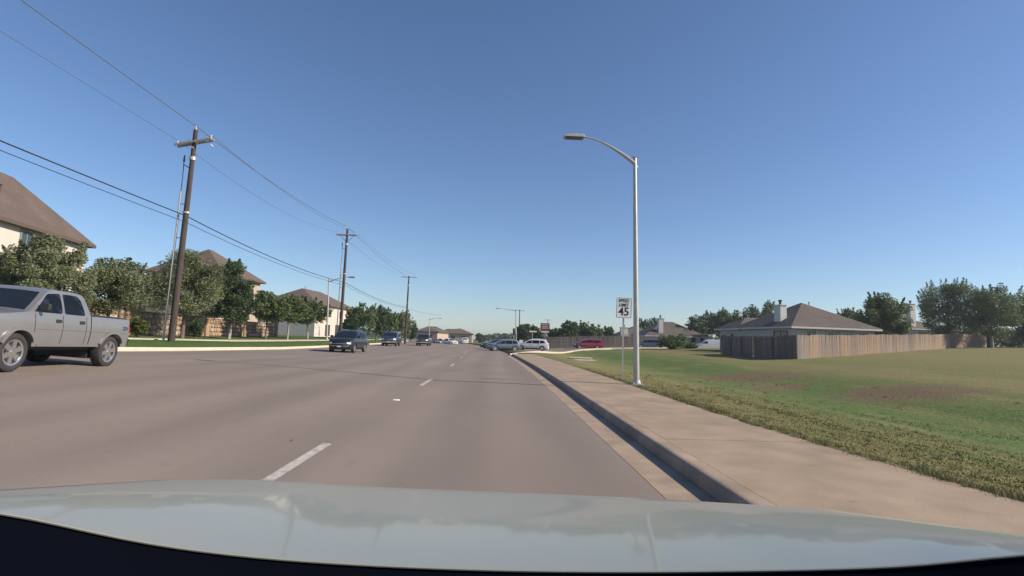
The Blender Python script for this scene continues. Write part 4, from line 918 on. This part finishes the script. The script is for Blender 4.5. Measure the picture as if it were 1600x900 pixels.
# ---- silver pickup
sp = dict(W=1.98, sill=.56, belt=1.36, Rw=.43, xw=(1.625, -1.76), arch=1.20, tum=.17, nt=.10, rt=.0, rc=0., nc=.22, crown=.035, wi=.02,
    top=[(2.5, .58, 0), (2.58, .80, .05), (2.56, 1.14, .08), (2.42, 1.27, .12), (1.5, 1.36, .06), (1.38, 1.385, .03), (.74, 1.885, .09), (.5, 1.94, .2), (-.24, 1.945, .18), (-.54, 1.90, .10), (-.74, 1.44, .02), (-.77, 1.39, 0), (-.79, 1.39, 0), (-2.46, 1.39, .02), (-2.53, 1.355, .02), (-2.53, .60, .04), (-2.50, .56, 0)])
c = Car('pickup_truck', 'silver four door pickup truck driving past on the left, cut by the frame edge', 'pickup truck', sp, MT['silver'])
c.side('side_window', [(1.22, 1.39), (.76, 1.83), (.33, 1.872), (.30, 1.39)], MT['glass'], fil=.06)
c.side('side_window', [(.22, 1.39), (.24, 1.872), (-.28, 1.868), (-.42, 1.76), (-.54, 1.39)], MT['glass'], fil=.06)
c.panel('windshield', (1.36, 1.40), (.80, 1.835), -.88, .88, MT['glass'], t0b=-.84, t1b=.84)
c.panel('rear_window', (-.58, 1.80), (-.71, 1.50), -.8, .8, MT['glass'])
for x in (1.18, .27, -.60): c.side('door_seam', [(x-.008, .64), (x+.008, .64), (x+.008, 1.36), (x-.008, 1.36)], MT['plastic'], off=.003, th=.006)
c.side('cab_gap', [(-.80, .60), (-.77, .60), (-.77, 1.385), (-.80, 1.385)], MT['plastic'], off=.004, th=.01)
c.side('body_crease', [(-2.4, .985), (1.1, .985), (1.1, 1.0), (-2.4, 1.0)], MT['silver'], off=.010, th=.012)
c.side('rocker_trim', [(-1.14, .565), (1.00, .565), (1.00, .63), (-1.14, .63)], MT['silver'], off=.016, th=.02)
for x in (.43, -.42): c.side('door_handle', [(x-.10, 1.17), (x+.09, 1.17), (x+.09, 1.25), (x-.10, 1.25)], MT['plastic'], off=.016, th=.02, fil=.02)
for wx in sp['xw']:
    for a in (1,):
        R0, R1 = .43*1.19, .43*1.19+.085; P = []
        a0, a1 = R(152), R(22)
        P = [(wx+R1*math.cos(a0+(a1-a0)*i/14), .43+R1*math.sin(a0+(a1-a0)*i/14)) for i in range(15)]+[(wx+R0*math.cos(a1+(a0-a1)*i/14), .43+R0*math.sin(a1+(a0-a1)*i/14)) for i in range(15)]
        c.side('fender_flare', P, MT['silver'], off=.05, th=.06)
c.panel('bed_rail', (-.82, 1.391), (-2.46, 1.391), -.99, .99, MT['plastic'], off=.022, th=.012)
c.panel('tailgate_seam', (-2.531, 1.20), (-2.531, .80), -.8, .8, MT['silver'], off=.012)
c.panel('headlight', (2.57, .98), (2.565, 1.12), .62, .97, MT['lamp'], off=.012); c.panel('headlight', (2.57, .98), (2.565, 1.12), -.97, -.62, MT['lamp'], off=.012)
c.panel('grille', (2.575, .92), (2.565, 1.12), -.58, .58, MT['plastic'], off=.012)
c.panel('bumper', (2.52, .60), (2.575, .84), -.99, .99, MT['plastic'], off=.07, th=.10, nt_=14)
c.panel('rear_bumper', (-2.53, .62), (-2.53, .80), -1, 1, MT['plastic'], off=.07, th=.10)
c.side('tail_light', [(-2.525, .98), (-2.50, .98), (-2.50, 1.28), (-2.525, 1.28)], MT['red'], off=.006, th=.015)
c.side('marker_light', [(2.30, .92), (2.44, .92), (2.44, .99), (2.30, .99)], mat('amber lens', (.6, .2, .02), .2), off=.012, th=.015)
c.wheels(MT['chrome'], .27, 6, .66); c.mirrors(1.08, 1.42, MT['plastic'], .95)
t_ = text_mesh('badge', 'Z71', .15, mat('badge blue', (.03, .05, .16), .5), c.root, tuple(c.S(-2.32, 1, 1.12)+Vector((0, .012, 0))), (R(90), 0, R(180)), depth=.002)
YF, YB = 11.8, 15.05; XF, XB = atX(22, YF, 548), atX(171, YB, 547)
hd_ = math.atan2(YF-YB, XF-XB); zF = at(20, 576.5, YF).z; zB = at(168, 571.5, YB).z
nrm_ = Vector((-math.sin(hd_), math.cos(hd_))); k_ = -(sp['W']/2-.15)
if nrm_.x < 0: k_ = -k_
# centre line lies one half width beyond the near wheels
mx, my = (XF+XB)/2-.11-(sp['W']/2-.02), (YF+YB)/2
zc_ = gz(mx, my); dzr = float(cross(my))
c.place(mx, my, hd_, z=(gz((XF+XB)/2, my)+gz((XF+XB)/2-1.7, my))/2, sc=.975, pitch=-math.atan2(gz(mx, YF)-gz(mx, YB), 3.25), roll=math.atan(dzr)*-1.0)

def suv(name, label, paint, L_=4.75, H=1.74, W=1.92, boxy=0., cat='suv', group=None, rim='chrome', truck=False):
    k = L_/4.75; h = H/1.74
    sp = dict(W=W, sill=.30*h+.02, belt=1.08*h, Rw=.36, xw=(1.42*k, -1.42*k), arch=1.16, tum=.25-.08*boxy, nt=.13, rt=.08, nc=.24, rc=.14, crown=.05,
        top=[(2.28*k, .24, 0), (2.36*k, .45, .05), (2.33*k, .86*h, .10), (2.15*k, 1.03*h, .15), (1.12*k, 1.16*h, .05), (.28*k+.1*boxy, 1.63*h, .2), (-.2, 1.73*h, .4), (-1.4*k, 1.74*h, .3), (-1.95*k-.15*boxy, 1.64*h, .15), (-2.28*k, 1.08*h, .08), (-2.36*k, .8*h, .08), (-2.32*k, .30, 0)])
    c = Car(name, label, cat, sp, paint, group)
    z0, z1 = 1.12*h, 1.52*h
    c.side('side_window', [(.98*k, z0), (.42*k+.1*boxy, z1-.03), (-.02, z1+.06), (-.02, z0)], MT['glass'], fil=.04)
    c.side('side_window', [(-.08, z0), (-.08, z1+.06), (-.98*k, z1+.06), (-1.05*k, z0)], MT['glass'], fil=.04)
    c.side('side_window', [(-1.13*k, z0+.01), (-1.07*k, z1+.05), (-1.62*k, z1), (-1.92*k, z0+.1)], MT['glass'], fil=.04)
    A, B = Vector((1.10*k, 1.175*h)), Vector((.28*k+.1*boxy, 1.63*h)); c.panel('windshield', A.lerp(B, .05), A.lerp(B, .86), -.90, .90, MT['glass'], t0b=-.80, t1b=.80)
    A, B = Vector((-1.97*k-.15*boxy, 1.62*h)), Vector((-2.28*k, 1.10*h)); c.panel('rear_window', A.lerp(B, .12), A.lerp(B, .85), -.8, .8, MT['glass'])
    for x in (1.02*k, -.05, -1.0*k): c.side('door_seam', [(x-.008, .42), (x+.008, .42), (x+.008, z0-.02), (x-.008, z0-.02)], MT['plastic'], off=.003, th=.006)
    for x in (.12, -.88*k): c.side('door_handle', [(x-.09, .93*h), (x+.09, .93*h), (x+.09, .97*h), (x-.09, .97*h)], MT['chrome'], off=.02, th=.02)
    c.side('sill_trim', [(-.95*k, .325*h), (.92*k, .325*h), (.92*k, .42*h), (-.95*k, .42*h)], MT['plastic'], off=.012, th=.02)
    c.panel('grille', (2.345*k, .56*h), (2.335*k, .80*h), -.62, .62, MT['plastic'], off=.014); c.panel('lower_grille', (2.33*k, .34), (2.355*k, .46*h), -.7, .7, MT['plastic'], off=.014)
    c.panel('grille_bar', (2.343*k, .66*h), (2.34*k, .69*h), -.6, .6, MT['chrome'], off=.026); c.panel('bumper_trim', (2.356*k, .485*h), (2.352*k, .52*h), -.86, .86, MT['chrome'], off=.022)
    for a, b in ((.66, .97), (-.97, -.66)): c.panel('headlight', (2.34*k, .66*h), (2.33*k, .80*h), a, b, MT['lamp'], off=.016)
    for a, b in ((.60, .97), (-.97, -.60)): c.panel('tail_light', (-2.31*k, 1.02*h), (-2.35*k, .84*h), a, b, MT['red'], off=.016)
    c.panel('number_plate', (2.356*k, .42*h), (2.352*k, .50*h), -.17, .17, MT['white'], off=.03)
    for sg in (-1, 1):
        m = MB(); p_ = [c.S(x, sg*.80, 1.735*h)+Vector((0, 0, .04)) for x in (-1.6*k, -.9*k, -.1)]; m.tube(p_, .018, 6)
        for q in (p_[0], p_[2]): m.tube([q, q-Vector((0, 0, .07))], .018, 6)
        m.build('roof_rail', MT['chrome'], c.root)
    c.wheels(MT[rim], .23, 5 if rim == 'chrome' else 7, .66); c.mirrors(.90*k, 1.15*h, paint); return c
def pickup(name, label, paint, H=1.9, group=None):
    h = H/1.9
    sp = dict(W=2.0, sill=.48, belt=1.22*h, Rw=.40, xw=(1.8, -1.75), arch=1.16, tum=.16, nt=.08, rt=.0, nc=.2, rc=0., crown=.04,
        top=[(2.72, .42, 0), (2.78, .62, .05), (2.76, 1.06, .08), (2.62, 1.18, .12), (1.5, 1.26, .06), (.75, 1.80, .15), (.3, 1.9, .25), (-.6, 1.9, .2), (-.85, 1.84, .1), (-1.05, 1.30, .02), (-2.85, 1.26, .02), (-2.9, 1.2, .02), (-2.9, .5, 0)])
    c = Car(name, label, 'pickup truck', sp, paint, group)
    c.side('side_window', [(1.25, 1.30), (.72, 1.72), (.25, 1.78), (.2, 1.30)], MT['glass'], fil=.05); c.side('side_window', [(.12, 1.30), (.15, 1.78), (-.6, 1.77), (-.82, 1.30)], MT['glass'], fil=.05)
    A, B = Vector((1.48, 1.275)), Vector((.75, 1.80)); c.panel('windshield', A.lerp(B, .05), A.lerp(B, .88), -.9, .9, MT['glass'], t0b=-.86, t1b=.86)
    for x in (1.2, .16, -.9): c.side('door_seam', [(x-.01, .55), (x+.01, .55), (x+.01, 1.24), (x-.01, 1.24)], MT['plastic'], off=.003, th=.006)
    c.panel('grille', (2.775, .74), (2.765, 1.04), -.60, .60, MT['plastic'], off=.014); c.panel('grille_bar', (2.772, .87), (2.77, .92), -.58, .58, MT['chrome'], off=.03)
    for a, b in ((.64, .97), (-.97, -.64)): c.panel('headlight', (2.773, .84), (2.765, 1.03), a, b, MT['lamp'], off=.016)
    c.panel('bumper', (2.74, .46), (2.785, .66), -.98, .98, MT['chrome'], off=.06, th=.09, nt_=12); c.panel('number_plate', (2.755, .52), (2.775, .62), -.17, .17, MT['white'], off=.075)
    c.side('tail_light', [(-2.89, .9), (-2.78, .9), (-2.78, 1.2), (-2.89, 1.2)], MT['red'], off=.012, th=.015)
    c.wheels(MT['chrome'], .26, 6, .6); c.mirrors(1.15, 1.30, MT['plastic'], 1.3); return c
def sedan(name, label, paint, group=None):
    sp = dict(W=1.82, sill=.26, belt=.93, Rw=.33, xw=(1.38, -1.36), arch=1.16, tum=.24, nt=.14, rt=.10, nc=.26, rc=.2, crown=.05,
        top=[(2.25, .20, 0), (2.36, .42, .05), (2.30, .68, .1), (2.0, .82, .15), (1.02, .96, .06), (.15, 1.40, .3), (-.4, 1.45, .4), (-.95, 1.38, .3), (-1.75, 1.05, .12), (-2.25, 1.0, .12), (-2.40, .7, .08), (-2.34, .26, 0)])
    c = Car(name, label, 'sedan', sp, paint, group)
    c.side('side_window', [(.82, .965), (.22, 1.30), (-.12, 1.36), (-.12, .965)], MT['glass'], fil=.04); c.side('side_window', [(-.18, .965), (-.18, 1.36), (-.80, 1.32), (-1.35, 1.02)], MT['glass'], fil=.04)
    A, B = Vector((1.0, .97)), Vector((.15, 1.40)); c.panel('windshield', A.lerp(B, .05), A.lerp(B, .82), -.9, .9, MT['glass'], t0b=-.84, t1b=.84)
    A, B = Vector((-.95, 1.38)), Vector((-1.75, 1.05)); c.panel('rear_window', A.lerp(B, .15), A.lerp(B, .88), -.82, .82, MT['glass'])
    for x in (.86, -.15, -1.12): c.side('door_seam', [(x-.008, .34), (x+.008, .34), (x+.008, .94), (x-.008, .94)], MT['plastic'], off=.003, th=.006)
    c.panel('grille', (2.345, .46), (2.31, .64), -.5, .5, MT['plastic'], off=.012)
    for a, b in ((.58, .97), (-.97, -.58)): c.panel('headlight', (2.33, .55), (2.29, .68), a, b, MT['lamp'], off=.014)
    for a, b in ((.58, .97), (-.97, -.58)): c.panel('tail_light', (-2.28, .96), (-2.38, .78), a, b, MT['red'], off=.014)
    c.wheels(MT['chrome'], .21, 7, .68); c.mirrors(.78, 1.0, paint, .85); return c
def van(name, label, paint, cargo=False):
    H = 2.05 if cargo else 1.76
    h = H/1.76
    sp = dict(W=1.98, sill=.32, belt=1.05*h, Rw=.34, xw=(1.52, -1.48), arch=1.14, tum=.14, nt=.13, rt=.05, nc=.24, rc=.08, crown=.05,
        top=[(2.42, .24, 0), (2.5, .45, .05), (2.44, .78, .1), (2.2, .98*h, .15), (1.55, 1.12*h, .08), (.75, 1.62*h, .25), (.1, 1.75*h, .3), (-1.9, 1.76*h, .2), (-2.35, 1.68*h, .15), (-2.5, .9*h, .1), (-2.46, .3, 0)])
    c = Car(name, label, 'van', sp, paint)
    z0, z1 = 1.12*h, 1.55*h; c.side('side_window', [(1.42, z0), (.82, z1-.08), (.45, z1), (.45, z0)], MT['glass'], fil=.04)
    if not cargo:
        c.side('side_window', [(.38, z0), (.38, z1), (-.75, z1), (-.75, z0)], MT['glass'], fil=.04); c.side('side_window', [(-.83, z0), (-.83, z1), (-2.0, z1-.03), (-2.2, z0+.05)], MT['glass'], fil=.04)
    A, B = Vector((1.53, 1.135*h)), Vector((.75, 1.62*h)); c.panel('windshield', A.lerp(B, .05), A.lerp(B, .85), -.9, .9, MT['glass'], t0b=-.86, t1b=.86); c.panel('rear_window', (-2.38, 1.6*h), (-2.46, 1.15*h), -.8, .8, MT['glass'])
    for x in (1.45, .42, -.79): c.side('door_seam', [(x-.01, .42), (x+.01, .42), (x+.01, z0), (x-.01, z0)], MT['plastic'], off=.003, th=.006)
    c.panel('grille', (2.48, .50), (2.45, .74), -.55, .55, MT['plastic'], off=.012)
    for a, b in ((.62, .97), (-.97, -.62)): c.panel('headlight', (2.46, .66), (2.42, .82), a, b, MT['lamp'], off=.014)
    for a, b in ((.80, .99), (-.99, -.80)): c.panel('tail_light', (-2.44, 1.35*h), (-2.49, .95*h), a, b, MT['red'], off=.014)
    c.wheels(MT['chrome'], .22, 6, .64); c.mirrors(1.35, 1.14*h, MT['plastic'] if cargo else paint); return c
S90 = -math.pi/2
def put(c, px, Y, by, heading, sc=1.):
    p = at(px, by, Y); r = c.place(p.x, Y, heading, z=gz(p.x, Y) if abs(gz(p.x, Y)-p.z) > .6 else p.z, sc=sc); return r
og = 'oncoming vehicles on the left'
v = suv('suv', 'dark navy suv with bright headlights coming toward us beside the slim street lamp', MT['navy'], 4.9, 1.78, 1.96, group=og); put(v, 544, 42, 548.5, S90-.03); v.root.location.z = gz(v.root.location.x, 42); v.root.scale = (.95, .95, .95)
v = pickup('pickup_truck', 'blue pickup truck coming toward us, second in the oncoming line', MT['blue'], group=og); put(v, 611, 74, 541, S90+.06); v.root.location.z = gz(v.root.location.x, 74)
v = pickup('pickup_truck', 'black pickup truck coming toward us, third in the oncoming line', MT['charcoal'], group=og); put(v, 662, 88, 541, S90+.02)
v.root.location.z = gz(v.root.location.x, 88)
v = sedan('sedan', 'small grey sedan far down the road right of the black pickup', MT['vangrey'], og); put(v, 686, 135, 538, S90)
v = sedan('sedan', 'small white sedan far down the road', MT['whitecar'], og); put(v, 703, 128, 538.5, S90+.7)
v = suv('suv', 'tiny white suv seen from behind at the end of the road', MT['whitecar'], 4.6, 1.75, group=None); put(v, 725, 150, 537.5, -S90+.2)
v = sedan('sedan', 'dark sedan half hidden behind the grey sedan at the junction', MT['charcoal']); put(v, 774, 80, 545, math.pi+.25)
v = suv('suv', 'grey blue crossover turning out of the side street', MT['greycar'], 4.5, 1.55, 1.84, cat='car'); put(v, 786, 71, 548.5, math.pi+.30)
v = suv('suv', 'white crossover waiting behind the grey car at the side street', MT['whitecar'], 4.8, 1.66, 1.9); put(v, 831, 75.5, 548, math.pi-.12)
v = van('minivan', 'red minivan parked before the dark back fence', MT['redcar']); put(v, 918, 91.5, 545.5, math.pi+.05)
v = van('minivan', 'slate grey minivan just right of the lamp post', MT['vangrey']); put(v, 1015, 92, 544, math.pi-.3, .9)
v = van('cargo_van', 'white cargo van parked beside the shaded fence', MT['whitecar'], True); put(v, 1108, 90, 548, math.pi-.12, .92)

# ------------------------------------------------------------------ own car: bonnet and cowl seen from the cabin
MT['bonnet'] = mat('pale grey green car paint', (.29, .30, .26), .40, metal=.1, coat=.4, var=.02, scale=1)
root = empty('camera_car', (0, 0, 0)); tag(root, 'pale grey car whose bonnet fills the bottom of the view', 'car')
rear = [(-900, 740), (-350, 778), (0, 797), (200, 849), (400, 874), (600, 887), (800, 894), (1000, 896), (1250, 893), (1480, 886), (1610, 861), (1900, 868), (2300, 870)]
frnt = [(-600, 700), (-300, 745), (0, 757), (150, 752), (330, 748.5), (420, 749), (520, 758), (620, 763), (800, 770), (950, 776), (1060, 782), (1130, 786), (1300, 797), (1600, 835), (2000, 880)]
def interp(P, x):
    return float(np.interp(x, [p[0] for p in P], [p[1] for p in P]))
nu = 49; O = []; rows = 12
Rr = []; Fr = []
for i in range(nu):
    s_ = i/(nu-1); X_r = -.92+1.84*s_; a = abs(X_r)/.92
    Yr_ = .90-.16*a*a; px = 775+F*X_r/Yr_*1.0
    py = interp(rear, px); Rr.append(at(px, py, Yr_))
    X_f = -1.0+2.0*s_; Yf_ = 1.98-.35*a**2.2; px = 775+F*X_f/Yf_; Fr.append(at(px, interp(frnt, px), Yf_))
# smooth heights along the edges
def smooth1(P, k=3):
    for _ in range(k):
        z = [p.z for p in P]
        for i in range(1, len(P)-1): P[i].z = (z[i-1]+2*z[i]+z[i+1])/4
smooth1(Rr, 6); smooth1(Fr, 14)
grid_ = []
for k in range(rows+1):
    t = k/rows; row = []
    for i in range(nu):
        p = Rr[i].lerp(Fr[i], t); a = (i/(nu-1)-.5)*2
        sag = .030*math.sin(math.pi*t)                      # convex bonnet
        crease = .010*math.exp(-((abs(a)-.62)/.10)**2)*math.sin(math.pi*min(1, t*1.0))
        p = Vector((p.x, p.y, p.z+sag*.5*(1-t)*(1-a*a)+crease*.6)); row.append(p)
    grid_.append(row)
for dz, dy in ((-.025, .05), (-.09, .10), (-.25, .13), (-.5, .12)): grid_.append([Vector((p.x*(1.0), p.y+dy, p.z+dz)) for p in Fr])
for r_ in grid_:                                             # flanks
    l, q = r_[0], r_[-1]; r_.insert(0, Vector((l.x-.05, l.y, l.z-.12))); r_.insert(0, Vector((l.x-.07, l.y, max(.3, l.z-.7)))); r_.append(Vector((q.x+.05, q.y, q.z-.12))); r_.append(Vector((q.x+.07, q.y, max(.3, q.z-.7))))
V = [p for r_ in grid_ for p in r_]; nc = len(grid_[0]); Fc = [(i*nc+j, (i+1)*nc+j, (i+1)*nc+j+1, i*nc+j+1) for i in range(len(grid_)-1) for j in range(nc-1)]
o = mesh_obj('bonnet', V, Fc, MT['bonnet'], root, smooth=True)
# black cowl and dashboard lip behind the bonnet edge
cow = []
MT['dash'] = mat('dark dashboard plastic', (.003, .004, .008), 1., spec=.0)
for dy, dz in ((0, -.001), (-.05, -.05), (-.12, -.04), (-.22, -.10), (-.5, -.16)): cow.append([Vector((p.x, p.y+dy, p.z+dz)) for p in Rr])
V = [p for r_ in cow for p in r_]; nc = nu; Fc = [(i*nc+j, i*nc+j+1, (i+1)*nc+j+1, (i+1)*nc+j) for i in range(len(cow)-1) for j in range(nc-1)]
mesh_obj('cowl', V, Fc, MT['dash'], root, smooth=True)
# unseen cabin shell added to shade the dashboard: roof, pillars, doors, seats
m = MB(); O_, I_ = [], []
for i in range(9):
    yy = .24-2.0*i/8; ro_ = []; ri_ = []
    for j in range(9):
        a = -1+2*j/8; hh = 1.72+.05*math.sin(math.pi*min(1, i/8+.1))-.06*abs(a)**3; ro_.append(Vector((.62*a, yy-.06*a*a*(i == 0), hh+.035))); ri_.append(Vector((.62*a, yy-.06*a*a*(i == 0), hh)))
    O_.append(ro_); I_.append(ri_)
m.shell(O_, I_); m.build('roof', MT['bonnet'], root, smooth=False)
for sg in (-1, 1):
    m = MB(); m.tube([(sg*.62, .2, 1.70), (sg*.78, .50, 1.44), (sg*.92, .74, 1.12)], [.035, .035, .045], 8); m.tube([(sg*.62, -.9, 1.72), (sg*.86, -.9, 1.1)], .045, 8); m.tube([(sg*.6, -1.76, 1.70), (sg*.85, -2.1, 1.1)], .05, 8); m.build('pillar', MT['bonnet'], root, smooth=True)
    m = MB(); m.box((sg*.90, -.66, .74), (.10, 2.75, .78)); bevel(m.build('door', MT['bonnet'], root), .04, 3)
    m = MB(); m.box((sg*.38, -.75, .55), (.5, .5, .22)); m.box((sg*.38, -1.0, .95), (.48, .16, .75)); m.box((sg*.38, -1.02, 1.42), (.26, .1, .18)); bevel(m.build('seat', MT['plastic'], root), .05, 3)
m = MB(); m.box((0, -.6, .32), (1.7, 2.7, .06)); m.box((0, -1.98, .8), (1.68, .08, .9)); m.build('cabin_floor', MT['plastic'], root)
lip = MB(); lip.tube([p+Vector((0, -.002, .002)) for p in Rr], .002, 6); lip.build('bonnet_edge', MT['bonnet'], root)

# ------------------------------------------------------------------ air
hm = bpy.data.materials.new('air'); hm.use_nodes = True; hn = hm.node_tree; hn.nodes.remove(hn.nodes['Principled BSDF'])
pv = hn.nodes.new('ShaderNodeVolumePrincipled'); pv.inputs['Density'].default_value = .0004; pv.inputs['Color'].default_value = (.82, .88, .95, 1); pv.inputs['Anisotropy'].default_value = .3
hn.links.new(pv.outputs[0], hn.nodes['Material Output'].inputs['Volume'])
hb = MB(); hb.box((100, 200, 7.5), (2600, 2600, 21)); hz = hb.build('haze', hm); tag(hz, 'thin haze over the whole street', kind='stuff')
